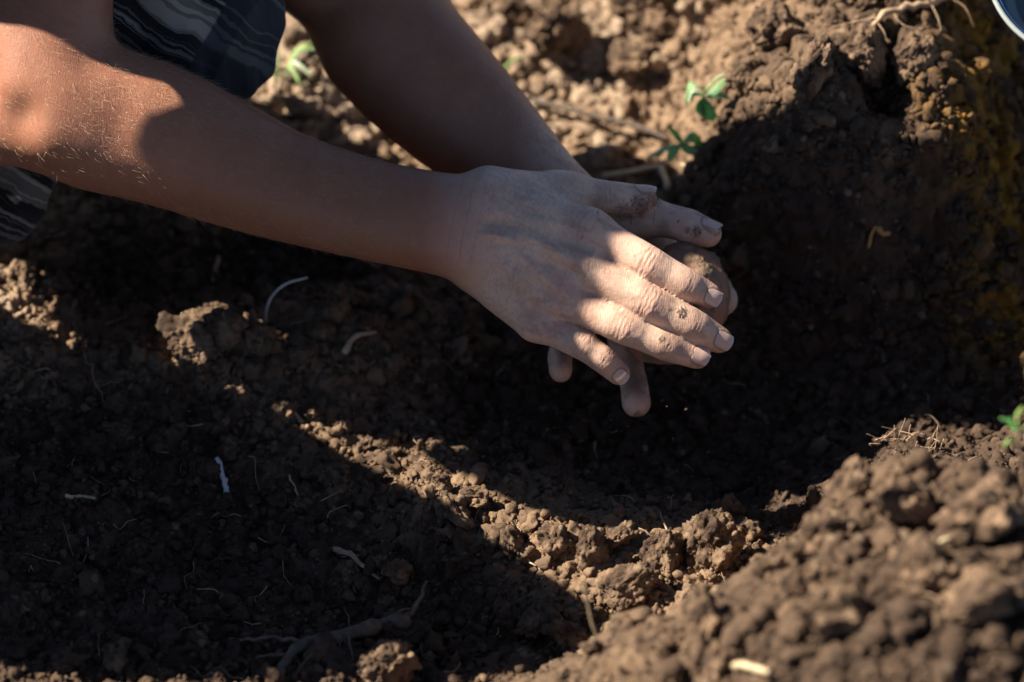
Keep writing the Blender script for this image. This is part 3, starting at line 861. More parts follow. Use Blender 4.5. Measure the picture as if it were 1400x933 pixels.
L_('Bb', [(HEAD + W(36, -30, 34), 24), (HEAD + W(58, -44, 24), 16)], 0, 16)         # brow
L_('Bb', [(HEAD + W(46, -38, -66), 22), (HEAD + W(50, -42, -58), 20)], 0, 16)       # chin
L_('Bb', [(HEAD + W(-54, -58, 2), 14), (HEAD + W(-50, -62, -24), 9)], 0, 6)         # ears
L_('Bb', [(HEAD + W(38, 60, 2), 14), (HEAD + W(38, 62, -24), 9)], 0, 6)
for hip, kn, an, toe in ((HIP_L, KN_L, AN_L, W(-190, 190, 75)), (HIP_R, KN_R, AN_R, W(-400, -20, 75))):
    L_('Bb', [(PEL, 80), (hip, 66), ((hip + kn) / 2 + W(0, 0, 3), 56), (kn, 46)])
    L_('Bb', [(kn, 46), ((kn + an) / 2 + W(-22, 12, 0), 44), (an, 30)])
    L_('Bb', [(an + W(-30, 20, -22), 26), (an + W(10, -6, -12), 30), (toe, 18)])
# clothing fields
for sh, el in ((SH_R, JWm(66, -300, -4)), (SH_L, EL_L * .5 + SH_L * .5)):
    L_('Shirt', [(NECK + W(0, 0, -15), 64), (sh, 57), ((sh * .45 + el * .55), 54), (el, 55)])
L_('Shirt', [(NECK + W(-10, 10, -24), 80), (W(-462, 238, 365), 75), (PEL + W(5, 0, 25), 98)])
L_('Skirt', [(PEL, 92), (HIP_L, 76), ((HIP_L + KN_L) / 2, 66), (KN_L, 60)])
L_('Skirt', [(JWm(296, -90, -62), 26), (JWm(318, 10, -62), 27), (JWm(322, 82, -62), 16)], 8, 14)
L_('Skirt', [(JWm(150, -60, -70), 50), (JWm(175, 40, -66), 46), (JWm(285, 95, -66), 22)], 8, 22)
L_('Skirt', [(PEL, 92), (HIP_R, 78), ((HIP_R + KN_R) / 2, 70), (KN_R, 60)])
L_('Skirt', [(JWm(90, 178, -58), 20), (JWm(50, 217, -58), 20), (JWm(-32, 291, -58), 21), (W(-430, -20, 250), 40), (KN_R + W(0, 0, -60), 54)])

def poly_sd(P, x, y):
    d = np.full(len(x), 1e9); s = np.zeros(len(x), bool); n = len(P)
    for i in range(n):
        (x0, y0), (x1, y1) = P[i], P[(i + 1) % n]
        ex, ey = x1 - x0, y1 - y0; wx, wy = x - x0, y - y0
        t = np.clip((wx * ex + wy * ey) / (ex * ex + ey * ey), 0, 1)
        d = np.minimum(d, (wx - ex * t) ** 2 + (wy - ey * t) ** 2)
        m = ((y0 > y) != (y1 > y)); s ^= m & (x < (x1 - x0) * (y - y0) / ((y1 - y0) or 1e-9) + x0)
    return np.where(s, -1, 1) * np.sqrt(d)
def shade_plate(poly, l0, l1, bow=0.0, rnd=14.0):
    """an added plate that blocks the sun: outline seen along the light, real thickness across it"""
    P = [tuple(1000 * c for c in lpl(*q)) for q in poly]
    ctr = np.mean(P, 0)
    def f(p):
        a, b, l = p @ LA, p @ LB, p @ SUND
        d2 = poly_sd(P, a, b) + rnd
        lc = 500 * (l0 + l1) + bow * ((a - ctr[0]) ** 2 + (b - ctr[1]) ** 2) / 1e4 + 9 * np.sin(a * .11 + b * .05)
        dl = np.abs(l - lc) - 500 * (l1 - l0) + rnd
        return np.minimum(np.maximum(d2, dl), 0) + np.hypot(np.maximum(d2, 0), np.maximum(dl, 0)) - rnd
    lo = np.min([lw(a / 1000, b / 1000, l) for a, b in P for l in (l0 - .05, l1 + .05)], 0); hi = np.max([lw(a / 1000, b / 1000, l) for a, b in P for l in (l0 - .05, l1 + .05)], 0)
    return f, lo, hi
SHADE_SKIRT = [(318, 440), (340, 462), (386, 508), (424, 549), (458, 589), (492, 638), (519, 675), (553, 717), (579, 758), (598, 800), (614, 880), (616, 1010), (112, 1010), (124, 850), (145, 765), (202, 622), (238, 480)]  # added outline, shades the ground at lower left
SHADE_TAIL = [(656, 778), (686, 760), (724, 742), (850, 752), (874, 790), (848, 885), (800, 930), (700, 938), (646, 932), (630, 892), (656, 868), (650, 838)]  # added outline, shades the hollow under the forearm
SHADE_SCARF = [(950, 92), (962, 330), (930, 420), (920, 600), (790, 600), (700, 600), (690, 578), (650, 547), (614, 584), (590, 612), (568, 642), (534, 612), (516, 576), (489, 541), (472, 506), (460, 476), (452, 446), (468, 422), (520, 392), (560, 300), (584, 296), (587, 398), (605, 400), (623, 370), (638, 351), (654, 336), (675, 321), (694, 309), (712, 305), (744, 308), (752, 280), (748, 240), (748, 180), (850, 172)]  # added outline, shades arms and pit, notched to leave the fingers lit

def cloth_mesh(group, voxel, extra=None, fold=None, it=3):
    segs = [s for k, ss in PR[group] for s in ss]
    e = np.array([x for s in segs for x in s[:2]]); r = max(max(s[2], s[3]) for s in segs)
    lo, hi = e.min(0) - r - 30, e.max(0) + r + 30
    if extra: lo = np.minimum(lo, extra[1] - 20); hi = np.maximum(hi, extra[2] + 20)
    def fn(p):
        d = d_group(p, group, p.min(0), p.max(0)); d = np.full(len(p), 60.0) if d is None else d
        return smin(d, extra[0](p), 24.0) if extra else d
    V, Q = surface_nets(fn, lo, hi, voxel)
    V = relax(V, Q, it); V, Q = split_quads(V, Q); V = relax(V, Q, 2)
    N = vnormals(V, Q)
    if fold is not None: V = V + N * fold(V)[:, None]
    return V, Q

def cloth_material(name, dark=False):
    m = NT(name); co = m.coord('Object')
    def dot(v):
        x = m.n.new('ShaderNodeVectorMath'); x.operation = 'DOT_PRODUCT'; m.l(co, x.inputs[0]); x.inputs[1].default_value = tuple(v); return x.outputs['Value']
    across = dot(AX_U * .51 + AX_V * .86); along = dot(AX_U * .86 - AX_V * .51)
    wob = m.noise(26, 3, .55, co); wob2 = m.noise(140, 2, .5, co)
    t = m.math('ADD', across, m.math('ADD', m.math('MULTIPLY', wob, .016), m.math('MULTIPLY', wob2, .003)))
    cx = m.n.new('ShaderNodeCombineXYZ'); m.l(m.math('MULTIPLY', t, 150.0), cx.inputs[0]); m.l(m.math('MULTIPLY', along, 1.2), cx.inputs[1])
    s = m.n.new('ShaderNodeTexNoise'); s.inputs['Scale'].default_value = 1.0; s.inputs['Detail'].default_value = 2.5; s.inputs['Roughness'].default_value = .7; m.l(cx.outputs[0], s.inputs['Vector'])
    f = s.outputs['Fac']
    c = m.mix(m.ramp(f, .49, .525), (.016, .0145, .0135), (.125, .108, .092))
    c = m.mix(m.ramp(f, .58, .61), c, (.25, .215, .175))
    c = m.mix(m.ramp(f, .345, .37, 1, 0), c, (.08, .070, .062))
    if not dark:
        hem = m.ramp(m.math('ADD', along, m.math('MULTIPLY', wob, .006)), -.2820, -.2800)
        band = m.math('MULTIPLY', hem, m.ramp(along, -.2715, -.2700, 1, 0))
        den = m.mix(m.noise(9, 3, .5, m.scale(co, 22, 22, 3)), (.017, .016, .016), (.055, .053, .056))
        c = m.mix(hem, c, m.mix(m.ramp(f, .56, .62), den, (.115, .105, .10)))
        c = m.mix(m.math('MULTIPLY', band, .8), c, m.mix(m.ramp(f, .5, .62), (.016, .016, .022), (.05, .05, .06)))
    else:
        c = m.mix(.85, c, (.03, .034, .05))
    m.p(Base_Color=c, Roughness=.92); m.set(m.b.inputs['Specular IOR Level'], .1); m.set(m.b.inputs['Sheen Weight'], .15)
    m.bump(m.noise(1500, 2, .5, co), .3, .0006)
    return m.m

def nail_material():
    m = NT('fingernail'); co = m.coord('Object'); e = m.attr('edge')
    c = m.mix(m.noise(300, 3, .6, co), (.60, .38, .28), (.68, .46, .36))
    c = m.mix(m.ramp(e, .86, .92), c, (.66, .52, .40)); c = m.mix(m.ramp(e, .95, .985), c, (.10, .06, .04))
    m.p(Base_Color=c, Roughness=.40); m.set(m.b.inputs['Subsurface Weight'], .1); m.b.inputs['Subsurface Scale'].default_value = .002
    m.bump(m.noise(900, 2, .5, co), .12, .0004)
    return m.m

def make_person():
    Vb, Qb = cloth_mesh('Bb', 9.0)
    V = np.concatenate([mm2w(BV), Vb / 1000]); n = len(BV)
    me = mesh_np('person', V, np.concatenate([BQ, Qb + n]))
    z = np.zeros(len(Vb))
    fattr(me, 'red', np.concatenate([B_RED, z])); fattr(me, 'dirt', np.concatenate([B_DIRT, z])); fattr(me, 'crease', np.concatenate([B_CRE, z])); fattr(me, 'tan', np.concatenate([B_TAN, z + 1]))
    person = link('person', me, M_SKIN)
    tag(person, 'gardener crouching with both bare arms over the dug hole, rubbing soil off a potato', 'person')
    sm = cloth_material('striped_cloth'); 
    V, Q = cloth_mesh('Shirt', 6.0, shade_plate(SHADE_TAIL, .60, .66), lambda p: 3.5 * fbm(p * .016, 3))
    link('shirt', mesh_np('shirt', V / 1000, Q), cloth_material('dark_cloth', True), person)
    V, Q = cloth_mesh('Skirt', 6.0, shade_plate(SHADE_SKIRT, .50, .56), lambda p: 6.5 * fbm(p * np.array([.034, .034, .013]), 2) + 2.6 * (1 - np.abs(noise3(p @ np.array([[.03, .0, .0], [.0, .012, .02], [.01, .03, .0]])))*2) + 1.0 * noise3(p * .06))  # skirt joined to an added plate that casts the lower-left shadow
    link('skirt', mesh_np('skirt', V / 1000, Q), sm, person)
    # the shirt carries an added sun-blocking plate in place of a tail
    # headscarf is added as a sun blocker, cut around the lit fingers
    L_('Scarf', [(HEAD + W(-24, 16, 18), 73), (HEAD + W(0, 6, 4), 62)], 0)
    L_('Scarf', [(HEAD + W(-20, 14, 0), 70), (NECK + W(-14, 10, 8), 64)], 0)
    V, Q = cloth_mesh('Scarf', 5.0, shade_plate(SHADE_SCARF, .565, .60, 0, 9.0), lambda p: 1.0 * noise3(p * .05))  # Scarf group is the added sun blocker with its plate
    link('scarf_blocker', mesh_np('scarf_blocker', V / 1000, Q), cloth_material('blocker_cloth', True), person)
    # fingernails
    nm = nail_material()
    def nail(p2, p3, r, dor, length, half, off=0.0, lift=.45):
        ax = unit(p3 - p2); dor = np.array(dor, float); dor = unit(dor - ax * (ax @ dor)); lat = np.cross(ax, dor)
        ns, nt_ = 22, 19; R = r * 1.12
        rows = []; ed = []
        for i in range(ns):
            s = i / (ns - 1)
            hw = half * (math.sqrt(max(1 - (1 - s / .34) ** 2, 0)) ** .8 * .97 + .03 if s < .34 else 1.0 - .10 * max(0, (s - .78) / .22) ** 3)
            for k in range(nt_):
                t = -1 + 2 * k / (nt_ - 1); th = t * hw / R
                round_tip = .10 * (1 - t * t) if s > .5 else 0
                pos = (s - .5 + round_tip * max(0, s - .5) * 2) * length + off
                drop = -.018 * max(pos, 0) ** 2 * 1.2
                rows.append(p3 + ax * pos + dor * (math.cos(th) * R - (R - r) + lift + drop) + lat * (math.sin(th) * R)); ed.append(s + (.0 if abs(t) < .9 else -.02))
        V = np.array(rows); cen = V - dor * .55
        n = len(V); idx = np.arange(n).reshape(ns, nt_)
        top = np.stack([idx[:-1, :-1], idx[:-1, 1:], idx[1:, 1:], idx[1:, :-1]], -1).reshape(-1, 4)
        rim = np.concatenate([idx[0, :], idx[1:, -1], idx[-1, -2::-1], idx[-2:0:-1, 0]]); rn = np.roll(rim, -1)
        side = np.stack([rim, rn, rn + n, rim + n], 1)
        me = mesh_np('fingernail', mm2w(np.concatenate([V, cen])), [np.concatenate([top, top[:, ::-1] + n, side])])
        fattr(me, 'edge', np.array(ed + ed)); link('fingernail', me, nm, person)
    for a_ in NAILS: nail(*a_)
    # downy hair on elbow and forearm
    hv = MB(); rng = np.random.default_rng(5)
    cand = np.nonzero((B_PX < 520) & (BV[:, 2] > -38) & (BN[:, 2] > -.25))[0]
    P = BV[cand]; hx, hy = pix(P)
    wgt = np.exp(-((hx - 200) / 130) ** 2 - ((hy - 130) / 75) ** 2) + .30
    pick = rng.choice(cand, 2400, replace=False, p=wgt / wgt.sum())
    for i in pick:
        p = BV[i]; nn = BN[i]; d0 = unit(np.array([.75, -.45, 0]) + rng.normal(0, .35, 3)); d0 = unit(d0 - nn * (d0 @ nn) * .75 + nn * rng.uniform(.15, .7))
        ln = rng.uniform(3.0, 9.5); s = np.linspace(0, 1, 5)
        c = p + d0 * ln * s[:, None] - nn * (ln * .20 * s ** 2)[:, None] + rng.normal(0, .5, 3) * (s ** 2)[:, None]
        hv.tube(mm2w(c), np.linspace(.00006, .00002, 5), 3)
    hm = NT('arm_hair'); hm.p(Base_Color=(.60, .42, .25), Roughness=.35)
    link('arm_hair', hv.mesh('arm_hair'), hm.m, person)
    return person
PERSON = make_person()

def make_potato():
    v, f = ico(6); v = v.copy()
    c = J(921, 417, -37)
    ax = unit(J(975, 345, -37) - J(880, 495, -37)); w_ = np.array([0, 0, 1.0]); b = np.cross(w_, ax)
    d = 1 + .07 * fbm(v * 1.3 + 4, 2)
    for q in ((.5, .6, .3), (.85, -.1, .4), (-.4, .5, .7), (.2, -.8, .5)):
        q = unit(q); d -= .035 * np.exp(-((v - q) ** 2).sum(1) / .012)
    cr = smooth01(fbm(v * 2.2 + 9, 3), .05, .45) * smooth01(v @ unit([.7, .5, .5]), .1, .6)
    cr = np.maximum(cr, .8 * smooth01(fbm(v * 3.1 + 2, 3), -.05, .4))
    d += cr * (.015 + .045 * np.abs(noise3(v * 14)))
    v = v * d[:, None]
    P = c + np.outer(v[:, 0] * 38.5, ax) + np.outer(v[:, 1] * 30.5, b) + np.outer(v[:, 2] * 25, w_)
    base = mm2w(c + [0, 0, -25]); 
    me = mesh_np('potato', mm2w(P) - base, f); fattr(me, 'dirt', cr)
    m = NT('potato_skin'); co = m.coord(); dm = m.attr('dirt')
    skin = m.mix(m.noise(60, 4, .6, co), (.24, .095, .06), (.35, .165, .105)); skin = m.mix(m.ramp(m.noise(420, 3, .6, co), .55, .7), skin, (.26, .15, .09))
    soil = m.mix(m.noise(300, 4, .7, co), (.09, .054, .030), (.26, .165, .095))
    m.p(Base_Color=m.mix(m.ramp(dm, .15, .45), skin, soil), Roughness=.75); m.bump(m.noise(600, 4, .65, co), .5, .001)
    o = link('potato', me, m.m); o.location = base.tolist()
    tag(o, 'pinkish potato caked with soil, held between the two hands', 'potato')
make_potato()
# ------------------------------------------------------------------ plants, roots, sticks, clods and the basin
def flat_mat(name, c0, c1, scale=60, rough=.8, sub=0.0):
    m = NT(name); co = m.coord()
    c = m.mix(m.ramp(m.noise(scale, 4, .65, co), .3, .7), c0, c1)
    m.p(Base_Color=c, Roughness=rough)
    if sub: m.set(m.b.inputs['Subsurface Weight'], sub); m.b.inputs['Subsurface Scale'].default_value = .003; m.b.inputs['Subsurface Radius'].default_value = (.35, 1, .25)
    m.bump(m.noise(900, 3, .6, co), .5, .0005)
    return m.m
M_TWIG = flat_mat('twig_bark', (.05, .032, .022), (.12, .085, .055), 220)
M_ROOT = flat_mat('root_skin', (.26, .16, .09), (.46, .31, .19), 160)
M_PALE = flat_mat('pale_stalk', (.48, .47, .44), (.62, .60, .54), 120)
M_STRAW = flat_mat('straw', (.42, .31, .17), (.62, .48, .29), 140, .6)
M_DARKROOT = flat_mat('old_root', (.07, .05, .034), (.17, .125, .085), 180)
M_OCHROOT = flat_mat('ochre_root', (.38, .19, .045), (.50, .28, .09), 160)
M_LEAF = flat_mat('leaf', (.08, .16, .055), (.20, .30, .13), 70, .5, .6)
M_LEAFPALE = flat_mat('pale_leaf', (.20, .30, .15), (.33, .42, .25), 90, .55, .6)
M_GRASS = flat_mat('grass_blade', (.10, .17, .03), (.22, .30, .08), 60, .6, .1)

def path3(pix_, n=14, wob=.0006):
    """pix_: (px, py, lift mm) points resting on or rising from the soil"""
    c = np.array([ground_seen(q[0], q[1]) + np.array([0, 0, (q[2] if len(q) > 2 else 1.0) / 1000]) for q in pix_])
    p = curve_pts(c, n)
    return p + RNG.normal(0, wob, p.shape) if wob else p
def raised(px, py, base, h):
    """a point on the view ray standing h mm over the soil at the foot point base=(px,py)"""
    g = ground_seen(*base); d = AX_U * (px - 700.0) / FPX + AX_V * (466.5 - py) / FPX - AX_W
    t = (g[1] - CAM[1] + 0.0) / d[1]; return CAM + d * t + np.array([0, 0, 0])
def standing(foot, pix_, n=12):
    """a stem standing in the upright plane through its foot"""
    g = ground_seen(*foot); out = [g - np.array([0, 0, .004])]
    for (px, py, dy) in pix_:
        d = AX_U * (px - 700.0) / FPX + AX_V * (466.5 - py) / FPX - AX_W
        t = (g[1] + dy * .35 / 1000 - CAM[1]) / d[1]; out.append(CAM + d * t)
    return curve_pts(np.array(out), n)
def thing_from(name, mb, mat, label, cat, group=None, base=None):
    v = np.concatenate(mb.v); b = v[np.argmin(v[:, 2])] if base is None else np.asarray(base)
    for i in range(len(mb.v)): mb.v[i] = mb.v[i] - b
    o = link(name, mb.mesh(name), mat); o.location = b.tolist()
    return tag(o, label, cat, group)
def stick(name, pts, r0, r1, mat, label, cat, n=7, jit=.12, extra=None, group=None):
    mb = MB(); k = len(pts); r = np.linspace(r0, r1, k) * (1 + .10 * np.sin(np.arange(k) * 1.7)) / 1000
    mb.tube(pts, r, n, jit)
    for (p, a, b) in (extra or []): mb.tube(p, np.linspace(a, b, len(p)) / 1000, 5, .1)
    return thing_from(name, mb, mat, label, cat, group)

stick('twig', path3([(728, 157, 12), (790, 172, 11), (850, 187, 12), (914, 204, 9)], 16), 2.0, 1.4, M_TWIG, 'long thin dark twig lying on the sunlit soil behind the hands', 'twig')
stick('straw', path3([(826, 248, 4), (880, 240, 5), (920, 235, 6), (956, 236, 4)], 12, .0003), 1.9, 1.3, M_STRAW, 'long pale straw lying just above the thumbs at the edge of the pit', 'straw')
stick('straw', path3([(902, 236, 6), (914, 264, 5)], 6, .0002), 2.4, 2.2, M_STRAW, 'short thick pale straw end pointing down between straw and thumb tip', 'straw')
_p = path3([(1190, 52, 5), (1205, 38, 8), (1240, 28, 10), (1275, 20, 10), (1298, 10, 9)], 18)
_ex = [(curve_pts([_p[6], _p[6] + [.006, -.012, -.002], _p[6] + [.020, -.015, -.004]], 7), .35, .15), (curve_pts([_p[12], _p[12] + [.004, -.014, -.003], _p[12] + [.006, -.024, -.010]], 7), .4, .15),
       (curve_pts([_p[15], _p[15] + [.012, -.010, 0], _p[15] + [.018, -.022, -.008]], 7), .35, .12), (curve_pts([_p[4], _p[4] + [-.012, -.003, 0], _p[4] + [-.03, -.002, -.006]], 7), .5, .2), (curve_pts([_p[2], _p[2] + [.004, -.008, -.002], _p[2] + [.006, -.013, -.008]], 6), .4, .15)]
stick('root', _p, 1.6, 3.1, M_ROOT, 'pale orange root with fine side roots on top of the lit soil heap', 'root', extra=_ex)
stick('plant_stalk', np.concatenate([standing((363, 442), [(364, 425, 0), (373, 404, 1), (392, 388, 3), (420, 380, 6)], 14)]), .95, .7, M_PALE, 'thin grey curved stalk sticking up from the shaded clods left of the forearm', 'stalk')
stick('root_fibre', path3([(101, 438, 3), (112, 470, 2), (125, 512, 3), (140, 545, 2), (160, 566, 1)], 20, .0008), .55, .3, M_ROOT, 'long wiry root fibre trailing down the dark bank at far left', 'root')
stick('plant_stalk', path3([(298, 632, 2.5), (304, 652, 3), (309, 668, 3), (312, 682, 2)], 10, .0003), 1.5, 1.9, M_PALE, 'short bluish white stalk lying on the dark soil at lower left', 'stalk')
stick('twig', path3([(456, 757, 3), (476, 764, 4), (498, 781, 3.5), (520, 797, 2)], 12, .0005), 2.0, .9, M_ROOT, 'short brown peeled twig on the shaded soil at bottom centre', 'twig')
_p = path3([(376, 932, 2), (400, 900, 4), (430, 886, 6), (480, 878, 7), (525, 866, 7), (555, 862, 6)], 18, .0006)
_ex = [(path3([(525, 866, 7), (556, 855, 7), (572, 838, 8), (584, 815, 12)], 10, .0006), 2.6, 1.1), (path3([(530, 862, 7), (548, 848, 8), (562, 842, 6)], 7), 1.5, .6),
       (path3([(420, 890, 6), (380, 880, 5), (345, 884, 5), (316, 880, 3)], 12), 1.5, .9), (path3([(405, 905, 4), (372, 902, 4), (348, 908, 3)], 8), 1.2, .6), (path3([(556, 862, 6), (572, 880, 4), (582, 905, 2)], 9), 1.3, .5),
       (path3([(462, 880, 7), (465, 892, 3), (466, 905, 2)], 6), .6, .3), (path3([(476, 878, 7), (478, 866, 10), (473, 852, 12)], 7), .55, .25), (path3([(440, 890, 5), (452, 902, 3), (446, 925, 1)], 8), .8, .4), (path3([(476, 880, 6), (482, 905, 2), (472, 916, 1)], 7), .6, .3)]
stick('old_root', _p, 2.6, 5.0, M_DARKROOT, 'thick dark branching root half buried along the bottom of the shaded pit', 'root', 8, .15, _ex)
stick('root', path3([(472, 492, 6), (482, 478, 8), (496, 470, 8), (513, 466, 6)], 10, .0003), 2.2, 1.1, M_STRAW, 'stubby pale root end on the lit clod under the forearm', 'root')
stick('seed_pod', path3([(398, 566, 5), (405, 577, 6), (413, 585, 5), (421, 590, 3)], 9, .0002), 1.2, 1.7, M_ROOT, 'small brown pod beside the small lit crumbs on the slope', 'seed pod')
stick('plant_stalk', standing((821, 888), [(815, 868, 0), (808, 848, 1), (803, 822, 2), (799, 795, 3)], 12), .8, .45, M_STRAW, 'thin straw coloured stalk standing at the left foot of the front mound', 'stalk')
stick('straw', path3([(90, 682, 2), (110, 685, 3), (132, 685, 2)], 7, .0003), 1.3, 1.0, M_STRAW, 'short tan straw lying in the dark soil at far left', 'straw')
stick('straw', path3([(1268, 762, 5), (1284, 755, 6), (1300, 744, 5)], 7, .0003), 1.6, .9, M_STRAW, 'small tan straw on the face of the front mound', 'straw')
stick('straw', path3([(1005, 922, 6), (1020, 925, 7), (1050, 932, 6)], 7, .0003), 2.3, 1.8, M_STRAW, 'tan straw at the bottom edge of the front mound', 'straw')
stick('root', path3([(1180, 378, 3), (1184, 352, 4), (1194, 322, 4), (1200, 316, 4)], 10, .0005), 1.1, .8, M_OCHROOT, 'thin upright ochre root in the dark pit wall', 'root', extra=[(path3([(1196, 320, 5), (1212, 330, 6), (1226, 331, 4)], 7), 1.9, 1.3)])
stick('plant_stalk', path3([(292, 390, 3), (296, 374, 5), (300, 361, 6)], 7, .0003), 1.7, 1.3, M_ROOT, 'short broken stalk in the shadow behind the lit clods', 'stalk')
stick('root_fibre', path3([(552, 496, 2), (562, 512, 3), (574, 524, 2), (586, 533, 1)], 10), .5, .3, M_ROOT, 'curly root fibre on the dark slope under the wrist', 'root')
stick('root_fibre', path3([(718, 766, 3), (728, 778, 4), (737, 782, 4), (741, 793, 2)], 10, .0004), .6, .35, M_STRAW, 'pale squiggly root fibre on the sunlit crumb bank', 'root')
stick('straw', path3([(396, 655, 2), (403, 672, 3), (411, 686, 2)], 7), .7, .5, M_ROOT, 'thin straw in the shaded crumbs at lower centre left', 'straw')
stick('plant_stalk', path3([(905, 715, 3), (912, 733, 4), (900, 704, 3)][::-1], 7, .0003), 0.8, .5, M_ROOT, 'tiny brown stalk in the pit below the hands', 'stalk')

def leaf_strip(pts, w, up, fold=.25):
    """a leaf blade along pts, w wide at its middle, gently folded, with thickness"""
    pts = np.asarray(pts); n = len(pts); tan = np.gradient(pts, axis=0); tan /= np.linalg.norm(tan, axis=1)[:, None]
    side = np.cross(tan, up); side /= np.linalg.norm(side, axis=1)[:, None] + 1e-9; nn = np.cross(side, tan)
    s = np.linspace(0, 1, n); ww = w * (np.sin(PI * np.clip(s * .94 + .04, 0, 1)) ** .75)
    rows = []
    for k in (-1, -.5, 0, .5, 1): rows.append(pts + side * (ww * k)[:, None] + nn * (ww * abs(k) * fold)[:, None])
    v = np.stack(rows, 1).reshape(-1, 3); m = 5; i = np.arange(n * m).reshape(n, m)
    q = np.stack([i[:-1, :-1], i[:-1, 1:], i[1:, 1:], i[1:, :-1]], -1).reshape(-1, 4); N = n * m
    nrm = np.repeat(nn, m, 0); v2 = v - nrm * .00035
    rim = np.concatenate([i[0, :], i[1:, -1], i[-1, -2::-1], i[-2:0:-1, 0]]); rn = np.roll(rim, -1)
    return np.concatenate([v, v2]), np.concatenate([q, q[:, ::-1] + N, np.stack([rim, rim + N, rn + N, rn], 1)])
UP = np.array([-.5, -.25, .8])
def seedling(foot, stem, leaves, label, mats, r=.9, sm=None):
    g = ground_seen(*foot); e = empty('seedling', g)
    st = standing(foot, stem, 9); mb = MB(); mb.tube(st, np.linspace(r, r * .7, 9) / 1000, 6)
    put(link('stem', mb.mesh('stem'), sm or M_LEAFPALE), e)
    for k, (p0, p1, p2, w) in enumerate(leaves):
        pts = []
        for (px, py, dy) in (p0, p1, p2):
            d = AX_U * (px - 700.0) / FPX + AX_V * (466.5 - py) / FPX - AX_W
            pts.append(CAM + d * ((g[1] + dy * .35 / 1000 - CAM[1]) / d[1]))
        lf = MB(); lf.add(*leaf_strip(curve_pts(np.array(pts), 9), w * 1.0 / 1000, UP + RNG.normal(0, .22, 3)))
        put(link('leaf', lf.mesh('leaf'), mats[k % len(mats)]), e)
    return tag(e, label, 'seedling')
seedling((986, 166), [(972, 145, 0), (962, 131, -2), (978, 108, -3), (992, 102, -4)], [((962, 122, -2), (946, 118, -10), (937, 145, -16), 4.2), ((963, 130, -2), (948, 128, -6), (941, 142, -8), 3.6), ((966, 132, -2), (982, 122, -4), (997, 106, -10), 4.2),
    ((966, 134, -2), (984, 132, -8), (1000, 136, -12), 3.6), ((965, 136, -2), (968, 150, -8), (976, 166, -14), 4.6), ((962, 134, -2), (958, 148, -9), (962, 160, -14), 3.4)], 'upper green seedling with lobed leaves at the lit edge of the heap', [M_LEAF, M_LEAFPALE, M_LEAF])
seedling((962, 206), [(944, 200, 0), (928, 198, -2)], [((928, 198, -2), (908, 205, -8), (884, 216, -14), 2.2), ((930, 198, -2), (920, 210, -6), (914, 221, -10), 4.2), ((932, 198, -2), (926, 186, -3), (914, 172, -6), 2.4), ((934, 198, -2), (948, 188, -6), (962, 204, -10), 3.6), ((930, 200, -3), (944, 206, -8), (956, 206, -10), 3.0)],
    'lower green seedling drooping above the thumbs by the straw', [M_LEAFPALE, M_LEAF])
seedling((1402, 662), [(1398, 640, 0), (1393, 610, 0), (1394, 585, 0)], [((1393, 612, 0), (1380, 602, -4), (1372, 612, -8), 1.1), ((1394, 588, 0), (1382, 578, -5), (1368, 572, -8), 1.4), ((1394, 585, 0), (1390, 570, -3), (1398, 556, -4), 1.3), ((1395, 588, 0), (1386, 588, -6), (1380, 572, -9), 1.2), ((1395, 590, 0), (1408, 578, -4), (1416, 562, -6), 1.3)],
    'pale stemmed weed standing behind the front mound at the right edge', [M_GRASS, M_LEAFPALE], 1.5, M_ROOT)
# grass tuft far behind the arms
def grass_tuft(foot, n, h, spread, label, seed):
    g = ground_seen(*foot); e = empty('grass_tuft', g); rng = np.random.default_rng(seed)
    for k in range(n):
        th = rng.uniform(0, 2 * PI); L = h * rng.uniform(.5, 1); b = g + np.array([math.cos(th), math.sin(th), 0]) * rng.uniform(0, spread * .3)
        d = np.array([math.cos(th), math.sin(th), 0]) * spread
        pts = curve_pts([b - [0, 0, .004], b + d * .35 + [0, 0, L * .7], b + d * 1.1 + [0, 0, L * (.8 if k % 2 else .45)]], 8)
        mb = MB(); mb.add(*leaf_strip(pts, .0011 * rng.uniform(.8, 1.5), UP)); put(link('blade', mb.mesh('blade'), M_GRASS if k % 3 else M_LEAFPALE), e)
    return tag(e, label, 'grass')
grass_tuft((384, 100), 14, .026, .024, 'blurred green grass tuft seen between the skirt and the far arm', 3)
stick('grass_sprout', path3([(690, 110, 8), (704, 101, 11), (720, 94, 9)], 7, .0002), 1.3, .8, M_GRASS, 'single pale green grass blade beside the far elbow', 'grass')

# tuft of rootlets on the bump behind the front mound
mb = MB(); rng = np.random.default_rng(8); g = ground_seen(1246, 612)
for k in range(26):
    d = unit(np.array([rng.normal(0, 1), rng.normal(0, .5) - .2, abs(rng.normal(.5, .4))])); L = rng.uniform(.005, .014)
    b = g + np.array([rng.normal(0, .008), rng.normal(0, .004), .003])
    mb.tube(curve_pts([b, b + d * L * .5 + rng.normal(0, .0015, 3), b + d * L + rng.normal(0, .004, 3)], 7), np.linspace(.0004, .00015, 7), 4)
thing_from('root_tuft', mb, M_ROOT, 'tuft of fine pale rootlets on the lit bump behind the front mound', 'roots')

